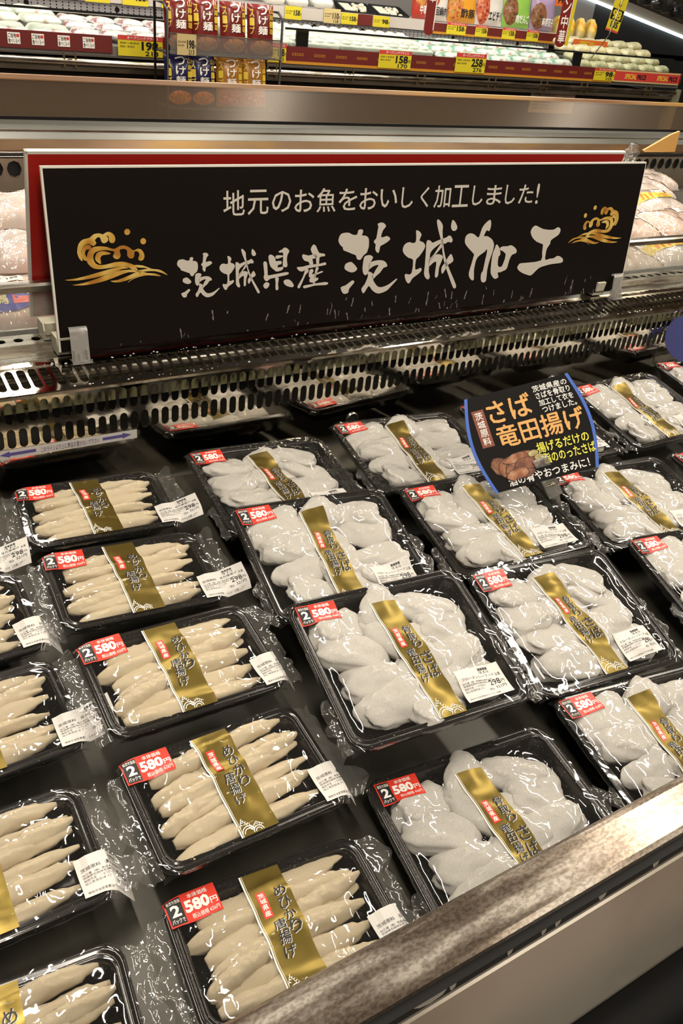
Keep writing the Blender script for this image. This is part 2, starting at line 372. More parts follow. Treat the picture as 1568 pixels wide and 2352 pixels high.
# front rail, groove and fascia
mb = MB(); mb.prism([(-95.5, -8.3), (-95.9, -7.9), (-96.3, -7.85), (-99.5, -8.05), (-99.9, -8.3), (-99.9, -9.6), (-95.5, -9.6)], XA, XB); cpart('front_rail', mb, FROSTY)
mb = MB(); mb.prism([(-99.9, -8.9), (-100.6, -9.0), (-100.6, -9.9), (-99.9, -9.9)], XA, XB); cpart('rail_gasket', mb, DARK, label='dark rubber strip under the rail')
rnd = random.Random(9); mb = MB()
for x, w in ((-18, .5), (-16.6, .35), (-3, 1.6), (-1.0, .35), (4.5, .3), (8.0, .3), (9.5, .35), (14.5, .5), (21, .45), (25, .3)):
    mb.add([(x - w, -100.62, -8.98), (x + w*.9, -100.62, -8.98), (x + w*.7, -100.64, -9.5), (x, -100.64, -9.75), (x - w*.6, -100.64, -9.45)], [(0, 1, 2, 3, 4)])
cpart('dried_drips', mb, mat('dried_drip', (.30, .28, .25), .6))['kind'] = 'stuff'
FASC = noisy(mat('fascia_steel', (.42, .38, .32), .3, .6), color_stops=[(.3, (.30, .26, .21)), (.6, (.46, .42, .36))], scale=6, detail=6, rough_stops=[(.3, .24), (.7, .36)], stretch=(.6, 1, 1))
mb = MB(); mb.prism([(-100.6, -9.9), (-100.75, -9.85), (-100.95, -10.0), (-104.6, -20.5), (-104.6, -24), (-104.0, -24), (-100.6, -11)], XA, XB); cpart('fascia', mb, FASC)
mb = MB(); mb.tube([(XA, -106.6, -20.6), (XB, -106.6, -20.6)], 2.6, 20); cpart('bumper', mb, mat('bumper_rubber', (.006, .006, .006), .55, spec=.08), True)
mb = MB(); mb.box(XA, XB, -103, -99, -Z0 + 8, -24); cpart('base_panel', mb, mat('dark_base', (.07, .035, .025), .4))
mb = MB(); mb.box(XA, XB, -98, 4, -Z0, -Z0 + 8); cpart('plinth', mb, BLACKM)
for nm, x0, x1 in (('side_panel', XA - 3, XA), ('side_panel', XB, XB + 3)):
    mb = MB(); mb.prism([(13, -Z0 + 8), (13, -1), (-7, -2), (-96, -8.5), (-104, -20), (-104, -Z0 + 8)], x0, x1); cpart(nm, mb, STEEL)
# notice strip on the grille
mb = MB(); P = lambda x, y: (x, -8.06, y)
mb.flat(rect2(-46.5, -12.0, 8.5, -10.5), P, 0)
P2 = lambda x, y: (x, -8.10, y)
for x0, x1, d in ((-11.9, -6.8, -1), (3.1, 7.6, 1)):
    h = x0 if d < 0 else x1; t = x1 if d < 0 else x0; k = 1.4*d
    mb.flat(([(t, -11.48), (h - k, -11.48), (h - k, -11.72), (h, -11.22), (h - k, -10.74), (h - k, -11.0), (t, -11.0)], [tuple(range(7))]), P2, 1)
mb.flat(text('このラインより上に商品を置かないで下さい', -6.1, -11.75, 2.6, -10.85, .005), P2, 2)
mb.v = [(x + 19, y + 8, z + 12) for x, y, z in mb.v]
single('notice_strip', mb, [mat('strip_white', (.62, .59, .57), .4), mat('arrow_violet', (.10, .085, .30), .5), mat('strip_ink', (.16, .13, .2), .5)], 'white strip with violet arrows and one line of writing, stuck along the slotted grille', 'notice', (-19, -8, -12))

# ---------------------------------------------------------------- packs of fish
def rr(w, d, r, n=6):
    r = max(r, .05); P = []
    for cx, cy, a0 in ((w/2 - r, d/2 - r, 0), (-w/2 + r, d/2 - r, 90), (-w/2 + r, -d/2 + r, 180), (w/2 - r, -d/2 + r, 270)):
        for k in range(n):
            a = math.radians(a0 + 90*k/(n - 1)); P.append((cx + r*math.cos(a), cy + r*math.sin(a)))
    return P
def tray_mesh(W, D):
    prof = [(2.1, -3.2), (1.25, -1.3), (.75, -.8), (.25, -.75), (.05, -.6), (0, -.3), (.04, -.08), (.16, 0), (.48, .0), (.60, -.13), (.78, -.13), (.90, .0), (1.05, -.03), (1.25, -.4), (1.6, -1.8), (2.3, -2.75), (2.7, -2.85)]
    mb = MB(); mb.loops([[(x, y, z) for x, y in rr(W - 2*i, D - 2*i, 2.0 - .45*i)] for i, z in prof])
    return to_mesh('tray', mb, TRAY, True)
def lump_mesh(seed):
    bm = bmesh.new(); bmesh.ops.create_icosphere(bm, subdivisions=4, radius=1.0); rs = random.Random(seed)
    o = Vector((seed*3.1, seed*1.7, seed)); w1, w2, w3 = rs.uniform(-.3, .3), rs.uniform(-.35, .35), rs.uniform(.0, .25)
    for v in bm.verts:
        p = v.co.normalized(); n = 3.8
        q = p/(abs(p.x)**n + abs(p.y)**n + abs(p.z)**2.2)**(1/n)
        q.y *= 1 + w2*q.x; q.z *= 1 + w1*q.x - w3*q.y; q.x *= 1 + .2*w1*q.y
        q += p*(.20*noise.noise(q*1.3 + o) + .11*noise.noise(q*2.8 + o) + .05*noise.noise(q*7 + o))
        v.co = q
    me = bpy.data.meshes.new('fillet')
    bm.to_mesh(me); bm.free(); me.materials.append(FLOUR)
    me.polygons.foreach_set('use_smooth', [True]*len(me.polygons)); me.update(); return me
def fish_mesh(seed):
    rs = random.Random(seed); mb = MB(); o = Vector((seed*2.3, seed*5.1, 0)); L = []; n = 40; K = 24; b = rs.uniform(-.5, .5)
    for i in range(n):
        t = i/(n - 1); r = (max(math.sin(math.pi*min(max(t, .008), .992)), 0))**.30*(1.08 - .34*t)
        if t > .9: r *= .75
        ring = []
        for k in range(K):
            a = 2*math.pi*k/K; d = Vector((t*6, math.cos(a), math.sin(a)))
            q = r*(1 + .24*noise.noise(d*1.1 + o) + .12*noise.noise(d*3.5 + o) + .09*noise.noise(d*9 + o))
            ring.append(((t - .5)*2, math.cos(a)*q + b*.5*math.sin(math.pi*t), math.sin(a)*q*.92))
        L.append(ring)
    mb.loops(L)
    me = bpy.data.meshes.new('small_fish'); me.from_pydata(mb.v, [], mb.f); me.materials.append(CRUMB)
    me.polygons.foreach_set('use_smooth', [True]*len(me.polygons)); me.update(); return me
LUMPS = [lump_mesh(i + 1) for i in range(6)]
FISH = [fish_mesh(i + 1) for i in range(6)]

def sheet_sampler(W, D, objs):
    """height of cling film stretched over the tray and its contents"""
    V, F = [], []
    for me, mt in objs:
        b = len(V); V += [mt @ v.co for v in me.vertices]; F += [tuple(b + i for i in p.vertices) for p in me.polygons]
    bvh = BVHTree.FromPolygons(V, F)
    nu, nv = int(W*2) + 1, int(D*2) + 1; us = np.linspace(-W/2, W/2, nu); vs = np.linspace(-D/2, D/2, nv)
    ob = np.full((nv, nu), -3.0); R = 2.0
    for j, v in enumerate(vs):
        for i, u in enumerate(us):
            h = bvh.ray_cast(Vector((u*S, v*S, .1)), Vector((0, 0, -1)))[0]
            if h is not None: ob[j, i] = h.z/S
            e = max(abs(u) - (W/2 - 1.55), abs(v) - (D/2 - 1.55))
            if e >= 0: ob[j, i] = max(ob[j, i], .03)
    H = np.maximum(ob, -.25)
    for _ in range(30):
        A = H.copy(); A[1:-1, 1:-1] = (H[:-2, 1:-1] + H[2:, 1:-1] + H[1:-1, :-2] + H[1:-1, 2:])/4
        H = np.maximum(ob + .03, A - .02)
    # the corners of the film turn down over the rounded corners of the tray
    for j, v in enumerate(vs):
        for i, u in enumerate(us):
            dx, dy = abs(u) - (W/2 - R), abs(v) - (D/2 - R)
            if dx > 0 and dy > 0:
                d = math.hypot(dx, dy) - R
                if d > 0: H[j, i] = .02 - d*1.3
    def h(u, v):
        a = min(max((u + W/2)/W*(nu - 1), 0), nu - 1.001); b = min(max((v + D/2)/D*(nv - 1), 0), nv - 1.001)
        i, j = int(a), int(b); fa, fb = a - i, b - j
        return (H[j, i]*(1 - fa) + H[j, i + 1]*fa)*(1 - fb) + (H[j + 1, i]*(1 - fa) + H[j + 1, i + 1]*fa)*fb
    return H, us, vs, h
def film_mesh(H, us, vs, W, D, seed):
    mb = MB(); nu, nv = len(us), len(vs)
    v = [(u, w, H[j, i] + .02*noise.noise(Vector((u*.9, w*.9, seed)))) for j, w in enumerate(vs) for i, u in enumerate(us)]
    f = [(j*nu + i, j*nu + i + 1, (j + 1)*nu + i + 1, (j + 1)*nu + i) for j in range(nv - 1) for i in range(nu - 1)]
    mb.add(v, f)
    edge = [(i, 0) for i in range(nu)] + [(nu - 1, j) for j in range(1, nv)] + [(i, nv - 1) for i in range(nu - 2, -1, -1)] + [(0, j) for j in range(nv - 2, 0, -1)]
    L = []
    for k, (ins, z) in enumerate(((-.06, -.5), (.12, -1.1), (1.0, -1.9), (1.9, -3.15))):
        ring = []
        for i, j in edge:
            u, w = us[i], vs[j]; q = noise.noise(Vector((u*.8, w*.8, z + seed)))
            s = 1 - 2*(ins + .12*q)/W; t = 1 - 2*(ins + .12*q)/D
            cx = max(abs(u) - (W/2 - 2), 0)*max(abs(w) - (D/2 - 2), 0)
            ring.append((u*(s - .012*cx), w*(t - .012*cx), min(z, H[j, i] - .2) if k == 0 else z))
        L.append(ring)
    top = [(us[i], vs[j], H[j, i]) for i, j in edge]
    mb.loops([top] + L, cap0=False, cap1=False)
    return to_mesh('cling_film', mb, FILM, True)
def flap_mesh(W, D, side, seed, v0=-1.0, v1=1.0, width=3.2, rise=.6):
    rs = random.Random(seed); mb = MB(); nu, nv = 12, 34
    sx = 1 if side in ('right',) else -1
    def fn(a, b):
        v = (v0 + (v1 - v0)*b)*D/2; w = width*(.45 + .55*abs(noise.noise(Vector((b*3, seed, 0))))*1.6)
        x = W/2*.985 + a*w; p = Vector((a*2.2 + seed, b*7, seed*.7))
        z = -.35 + a*rise + .75*a*noise.noise(p) + .35*a*noise.noise(p*2.7)
        return (sx*x, v + .5*a*noise.noise(p + Vector((5, 0, 0))), z)
    mb.grid(nu, nv, fn)
    return to_mesh('film_flap', mb, FLAP, True)

def drape(mb, tri, h, off, x0, y0, mat, step=.55, bend=None):
    t = cut2(tri, step); V = []
    for x, y in t[0]:
        u, v = x0 + x, y0 + y
        if bend and u > bend[0]:
            a = bend[1]; d = u - bend[0]; z = h(bend[0], v)
            V.append((bend[0] + d*math.cos(a) - off*math.sin(a), v, z + d*math.sin(a) + off*math.cos(a)))
        else: V.append((u, v, h(u, v) + off))
    mb.add(V, t[1], mat)
WAVE = []
def wave_marks(x, y, w):
    """white wave crests printed at the foot of the gold band"""
    T = []
    def arc(cx, cy, r, a0, a1, wd=.09):
        A = np.linspace(math.radians(a0), math.radians(a1), 10); V = [(cx + (r - wd/2)*math.cos(a), cy + (r - wd/2)*math.sin(a)) for a in A] + [(cx + (r + wd/2)*math.cos(a), cy + (r + wd/2)*math.sin(a)) for a in A]
        T.append((V, [(i, i + 1, 11 + i, 10 + i) for i in range(9)]))
    arc(x + w*.28, y, w*.30, 20, 175); arc(x + w*.28, y, w*.20, 20, 175); arc(x + w*.70, y - .1, w*.22, 0, 180); arc(x + w*.70, y - .1, w*.13, 0, 180)
    for k in range(9):
        arc(x + w*(.05 + .05*k), y + w*.62 - abs(k - 3)*w*.09 - .0*k, w*.06, 20 + 25*k, 230 + 25*k, .07)
    for k in range(7): arc(x + w*(.5 + .07*k), y + w*.30 - abs(k - 3)*w*.05, w*.05, 0, 200, .06)
    return T
def sticker_mesh(h, u0, v0, tilt):
    mb = MB(); ml = MB(); W_, H_ = 5.1, 2.95; c, s = math.cos(tilt), math.sin(tilt)
    def pl(tri, off, m):
        q = ([(c*x - s*y, s*x + c*y) for x, y in tri[0]], tri[1]); drape(ml if m == 2 else mb, q, h, off, u0, v0, 0 if m == 2 else m)
    pl(rect2(0, 0, W_, H_), .07, 0)
    pl(rect2(.14, .14, 1.62, H_ - .14), .09, 1)
    pl(text('組合せ自由', .24, 2.25, 1.54, 2.68, .008), .11, 2); pl(text('2', .42, .93, 1.34, 2.12, .035), .11, 2); pl(text('パックで', .24, .28, 1.5, .74, .02), .11, 2)
    pl(text('本体価格', 2.3, 2.26, 4.3, 2.74, .008), .11, 2); pl(text('580', 1.78, .92, 4.2, 2.14, .045), .11, 2); pl(text('円', 4.26, .98, 4.95, 1.62, .02), .11, 2)
    pl(text('税込価格 626円', 2.2, .24, 4.9, .74, .008), .11, 2)
    return to_mesh('price_sticker', mb, [RED, INK]), to_mesh('lettering', ml, [WHITE_INK])
def ribbon_mesh(h, u0, v1, skew, kind, overhang=0):
    """gold band; u0 = left edge, v1 = top edge, skew = sideways drift per cm"""
    mb = MB(); ml = MB(); W_, Lg = (3.5, 16.8) if kind == 'S' else (4.0, 12.4)
    def pl(tri, off, m):
        q = ([(x + skew*(y - Lg), y) for x, y in tri[0]], tri[1]); drape(ml if off > .1 else mb, q, h, off, u0, v1 - Lg, m, .5)
    pl(rect2(0, 0, W_, Lg), .07, 0); pl(rect2(-.16, 0, 0, Lg), .07, 1); pl(rect2(.08, 0, .13, Lg), .09, 1)
    if kind == 'S':
        pl(rect2(.55, Lg - 6.9, 1.4, Lg - 4.1), .095, 2); pl(vtext('茨城県産', .68, Lg - 6.75, 1.27, Lg - 4.25, .02), .12, 1)
        for dx, m in ((.05, 1), (0, 3)):
            pl(vtext('骨取り', 1.95 + dx, Lg - 7.7 - dx, 3.1 + dx, Lg - 4.0 - dx, .02, .12), .11 + .02*(m == 3), m)
            pl(vtext('さば', 2.0 + dx, Lg - 11.7 - dx, 3.35 + dx, Lg - 8.1 - dx, .035, .12), .11 + .02*(m == 3), m)
            pl(vtext('竜田揚げ', .62 + dx, Lg - 12.1 - dx, 1.72 + dx, Lg - 7.3 - dx, .02, .12), .11 + .02*(m == 3), m)
        for t in wave_marks(.15, .25, 3.2): pl(t, .1, 1)
    else:
        pl(rect2(.6, Lg - 5.0, 1.5, Lg - 2.3), .095, 2); pl(vtext('茨城県産', .75, Lg - 4.85, 1.36, Lg - 2.45, .02), .12, 1)
        for dx, m in ((.05, 1), (0, 3)):
            pl(vtext('めひかり', 2.35 + dx, Lg - 7.4 - dx, 3.55 + dx, Lg - 2.2 - dx, .035, .12), .11 + .02*(m == 3), m)
            pl(vtext('唐揚げ', 1.0 + dx, Lg - 9.2 - dx, 2.2 + dx, Lg - 5.4 - dx, .02, .12), .11 + .02*(m == 3), m)
        for t in wave_marks(.15, .2, 2.4): pl(t, .1, 1)
    return to_mesh('gold_band', mb, [GOLD, GOLD_EDGE, RED, INK], True), to_mesh('lettering', ml, [GOLD, GOLD_EDGE, RED, INK], True)
def label_mesh(h, u0, v0, rot, kind, bend=None):
    mb = MB(); ml = MB(); c, s = math.cos(rot), math.sin(rot)
    def pl(tri, off, m):
        q = ([(c*x - s*y, s*x + c*y) for x, y in tri[0]], tri[1]); drape(ml if m else mb, q, h, off, u0, v0, 0, .6, bend)
    pl(rect2(0, 0, 6.3, 4.3), .08, 0)
    pl(text('18. 8.16' if kind == 'S' else '18. 8.15', 3.3, 3.25, 4.7, 3.6, .0), .11, 1); pl(text('圖書圖書', 3.3, 3.65, 4.7, 4.0, .03), .11, 1)
    if kind == 'S': pl(text('フローズンシーフード', .5, 2.72, 5.2, 3.1, .0), .11, 1)
    else: pl(text('茨城原料　目光唐揚げ', .35, 2.72, 5.1, 3.12, .0), .11, 1)
    pl(text('冷凍', 5.3, 2.55, 5.95, 3.0, .0), .11, 1)
    pl(text('加工者（株）茨城県石岡市大字', .35, 2.25, 4.6, 2.48, .0), .11, 1); pl(text('茨城県石岡市石岡字西久保', .35, 1.95, 4.2, 2.18, .0), .11, 1)
    pl(text('保存方法　－５℃以下', .35, 1.6, 3.3, 1.85, .0), .11, 1); pl(text('加工年月日18. 7.11', .35, 1.25, 2.9, 1.5, .0), .11, 1)
    pl(text('298', 4.0, 1.5, 5.5, 2.3, .012), .11, 1); pl(text('円', 5.6, 1.6, 6.0, 2.0, .0), .11, 1); pl(text('321円', 4.5, .9, 5.9, 1.35, .0), .11, 1); pl(text('（税込', 3.5, .85, 4.2, 1.2, .0), .11, 1)
    pl(text('保存方法変更者はラベルに記載', .35, .25, 4.6, .5, .0), .11, 1)
    return to_mesh('price_label', mb, [PAPER]), to_mesh('lettering', ml, [INK])

def pieces_S(seed):
    rs = random.Random(seed); out = []
    base = [(-6.4, 5.6, 12), (-6.7, 1.9, -14), (-6.0, -2.0, 8), (-5.2, -6.0, -6), (-.6, 6.2, 28), (-.6, 2.2, -20), (.2, -2.4, 18), (.4, -6.6, 4), (5.4, 6.0, -30), (5.9, 2.4, -16), (5.6, -1.4, 10), (5.2, -5.4, -12)]
    for i, (u, v, a) in enumerate(base):
        sx, sy, sz = rs.uniform(3.6, 4.3), rs.uniform(2.2, 2.75), rs.uniform(1.2, 1.5)
        mt = Matrix.LocRotScale(Vector((u + rs.uniform(-.5, .5), v + rs.uniform(-.5, .5), -1.25 + rs.uniform(0, .35)))*S,
                                Euler((math.radians(rs.uniform(-15, 15)), math.radians(rs.uniform(-13, 13)), math.radians(a + rs.uniform(-16, 16)))), Vector((sx, sy, sz))*S)
        out.append((rs.choice(LUMPS), mt))
    return out
def pieces_M(seed):
    rs = random.Random(seed); out = []; n = 6
    for i in range(n):
        v = 4.6 - i*1.85 + rs.uniform(-.2, .2); a = rs.uniform(2, 9)
        mt = Matrix.LocRotScale(Vector((rs.uniform(-.5, .5), v, -.95 + rs.uniform(-.1, .25)))*S, Euler((rs.uniform(0, 6), math.radians(rs.uniform(-2, 2)), math.radians(a))), Vector((rs.uniform(8.0, 8.7), rs.uniform(1.3, 1.58), rs.uniform(1.1, 1.25)))*S)
        out.append((rs.choice(FISH), mt))
    for u, v, a in ((4.6, rs.uniform(1, 4), rs.uniform(10, 22)), (-4.6, rs.uniform(-3, 0), rs.uniform(6, 16))):
        mt = Matrix.LocRotScale(Vector((u, v, -.35))*S, Euler((1, 0, math.radians(a))), Vector((4.6, 1.2, .95))*S)
        out.append((rs.choice(FISH), mt))
    return out
SW, SD, MW, MD = 24.2, 20.8, 20.95, 13.6
TRAY_S, TRAY_M = tray_mesh(SW, SD), tray_mesh(MW, MD)
def make_pack(kind, seed, bend=None):
    W, D = (SW, SD) if kind == 'S' else (MW, MD)
    rs = random.Random(seed*7 + 1)
    pcs = pieces_S(seed) if kind == 'S' else pieces_M(seed)
    root = thing('mackerel_pack' if kind == 'S' else 'small_fish_pack', '', 'food pack', (0, 0, 0))
    def ob(name, me):
        sub = None
        if isinstance(me, tuple): me, sub = me
        o = bpy.data.objects.new(name, me); COL.objects.link(o); o.parent = root
        if sub: q = bpy.data.objects.new('lettering', sub); COL.objects.link(q); q.parent = o; KIDS[o.name] = [q]
        return o
    kids = [ob('tray', TRAY_S if kind == 'S' else TRAY_M)]
    for me, mt in pcs:
        o = ob('fillet' if kind == 'S' else 'small_fish', me); o.matrix_local = mt; kids.append(o)
    H, us, vs, h = sheet_sampler(W, D, pcs)
    kids.append(ob('cling_film', film_mesh(H, us, vs, W, D, seed)))
    t = rs.uniform(-.06, .05)
    if kind == 'S':
        kids.append(ob('gold_band', ribbon_mesh(h, rs.uniform(-2.5, -1.9), 7.3, rs.uniform(-.08, .05), 'S')))
        kids.append(ob('price_sticker', sticker_mesh(h, -11.2, 6.6, t)))
        kids.append(ob('price_label', label_mesh(h, 3.5, -8.7, .03 + t, 'S')))
        kids.append(ob('film_flap', flap_mesh(W, D, 'right', seed, -.99, .1, 2.6, -.5)))
        kids.append(ob('film_flap', flap_mesh(W, D, 'left', seed + 3, -.98, -.3, 2.2, -.4)))
    else:
        kids.append(ob('gold_band', ribbon_mesh(h, rs.uniform(-2.5, -2.1), 6.3, rs.uniform(-.04, .0), 'M')))
        kids.append(ob('price_sticker', sticker_mesh(h, -10.1, 3.75, t)))
        kids.append(ob('price_label', label_mesh(h, 7.7, -6.1, .0 + t, 'M', bend)))
        kids.append(ob('film_flap', flap_mesh(W, D, 'right', seed, -.95, .9, 4.4, .9 if bend[1] > 0 else -.6)))
        kids.append(ob('film_flap', flap_mesh(W, D, 'left', seed + 3, -.95, .8, 3.2, -.4)))
    note_kids(root, kids)
    return root
BD, BU = math.radians(-62), math.radians(20)
PROTO = {('S', i): make_pack('S', i + 1) for i in range(3)}
PROTO.update({('M', 0): make_pack('M', 11, (10.55, BD)), ('M', 1): make_pack('M', 12, (10.55, BU)), ('M', 2): make_pack('M', 13, (10.55, BD))})
used = set()
GM, GS = 'packs of breaded small fish', 'packs of floured mackerel fillets'
PACKS = [
 ('S', 0, (21.7, -64.3, -15.0, -5.4, 13.2, -.5), 'large floured mackerel tray mid-case with nothing lying over it, whole gold band and label visible'),
 ('S', 1, (23.9, -43.2, -14.6, -5.6, 13.5, 2.1), 'floured mackerel tray just behind the uncovered middle tray, its front rim hidden by it'),
 ('S', 2, (26.4, -22.1, -16.0, -3.0, 8.1, 2.0), 'floured mackerel tray nearest the steel grille in the column beside the breaded fish'),
 ('S', 0, (21.6, -84.4, -23.7, -7.0, 3.0, -2.8), 'floured mackerel tray against the front rail, tucked below the uncovered middle tray'),
 ('S', 2, (50.0, -64.7, -19.0, -6.2, 14.7, 1.0), 'floured mackerel tray right of the uncovered middle tray, its own price label also flat'),
 ('S', 0, (52.9, -43.4, -16.2, -6.4, 8.2, -3.0), 'floured mackerel tray in front of the lower left corner of the round-sided black card'),
 ('S', 1, (52.9, -22.2, -15.2, -6.6, 5.6, .4), 'floured mackerel tray directly left of the black card with orange writing'),
 ('S', 1, (48.9, -85.2, -22.8, -9.0, 3.4, -.6), 'floured mackerel tray against the front rail at the right, beside the bright lamp reflection'),
 ('S', 2, (78.7, -25.0, -14.3, -4.4, 8.0, -1.2), 'floured mackerel tray mostly hidden behind the black card'),
 ('S', 0, (82.6, -46.3, -18.4, -10.2, 6.4, -3.1), 'floured mackerel tray right of the clear card clip'),
 ('S', 1, (80.4, -67.0, -19.5, -10.0, 9.6, -.1), 'floured mackerel tray cut by the right edge of the photo, above the front rail trays'),
 ('S', 1, (107.2, -25.0, -14.8, .2, 10.4, -.3), 'floured mackerel tray directly right of the black card, gold band slanting to the right'),
 ('S', 2, (109.8, -50.2, -17.7, -5.0, 7.0, 0), 'floured mackerel tray of which only the red sticker and rim show at the right edge'),
 ('S', 0, (136.2, -21.9, -14.5, -5.0, 7.0, 0), 'floured mackerel tray below the dark blue round card'),
 ('M', 0, (-2.9, -54.4, -16.1, .6, 9.2, 2.0), 'breaded small fish tray with whole black front edge showing, left of the uncovered mackerel tray'),
 ('M', 1, (-2.4, -36.8, -15.9, -2.4, 8.8, 3.0), 'breaded small fish tray second from the grille, its label standing up on loose film'),
 ('M', 1, (-1.6, -19.2, -15.7, -3.0, 5.9, 1.4), 'breaded small fish tray nearest the white notice strip, behind all others of its column'),
 ('M', 2, (-3.2, -69.2, -19.7, 1.1, 8.1, 2.0), 'breaded small fish tray second from the front rail in the column left of the mackerel'),
 ('M', 0, (-4.3, -83.6, -24.0, -4.0, 2.5, 1.8), 'breaded small fish tray touching the frosted front rail, left of the mackerel'),
 ('M', 1, (-26.5, -22.5, -14.8, -5.0, 7.0, 0), 'breaded small fish tray in the leftmost column, farthest back, only its label side in view'),
 ('M', 0, (-25.7, -37.6, -16.1, 1.7, 7.7, 0), 'breaded small fish tray in the leftmost column, second from the back'),
 ('M', 1, (-25.6, -52.4, -18.0, 1.5, 4.6, 0), 'breaded small fish tray in the leftmost column, third from the back'),
 ('M', 2, (-28.1, -68.3, -20.5, -.3, 2.1, .4), 'breaded small fish tray in the leftmost column with the whole white price label in view'),
 ('M', 2, (-29.7, -84.3, -22.6, -5.0, 5.0, 0), 'breaded small fish tray in the leftmost column, nearest to the front rail'),
]
for kind, var, (x, y, z, yaw, tilt, roll), lab in PACKS:
    R = Matrix.Rotation(math.radians(yaw), 3, 'Z') @ Matrix.Rotation(math.radians(tilt), 3, 'X') @ Matrix.Rotation(math.radians(roll), 3, 'Y')
    e = R.to_euler('XYZ'); p = PROTO[(kind, var)]
    lab = ' '.join(lab.replace(',', ' ,').split()).replace(' ,', ',')
    if (kind, var) in used: dup(p, (x, y, z), e, lab, GS if kind == 'S' else GM)
    else:
        p.location = W3(x, y, z); p.rotation_euler = e; p['label'] = lab; p['group'] = GS if kind == 'S' else GM; used.add((kind, var))

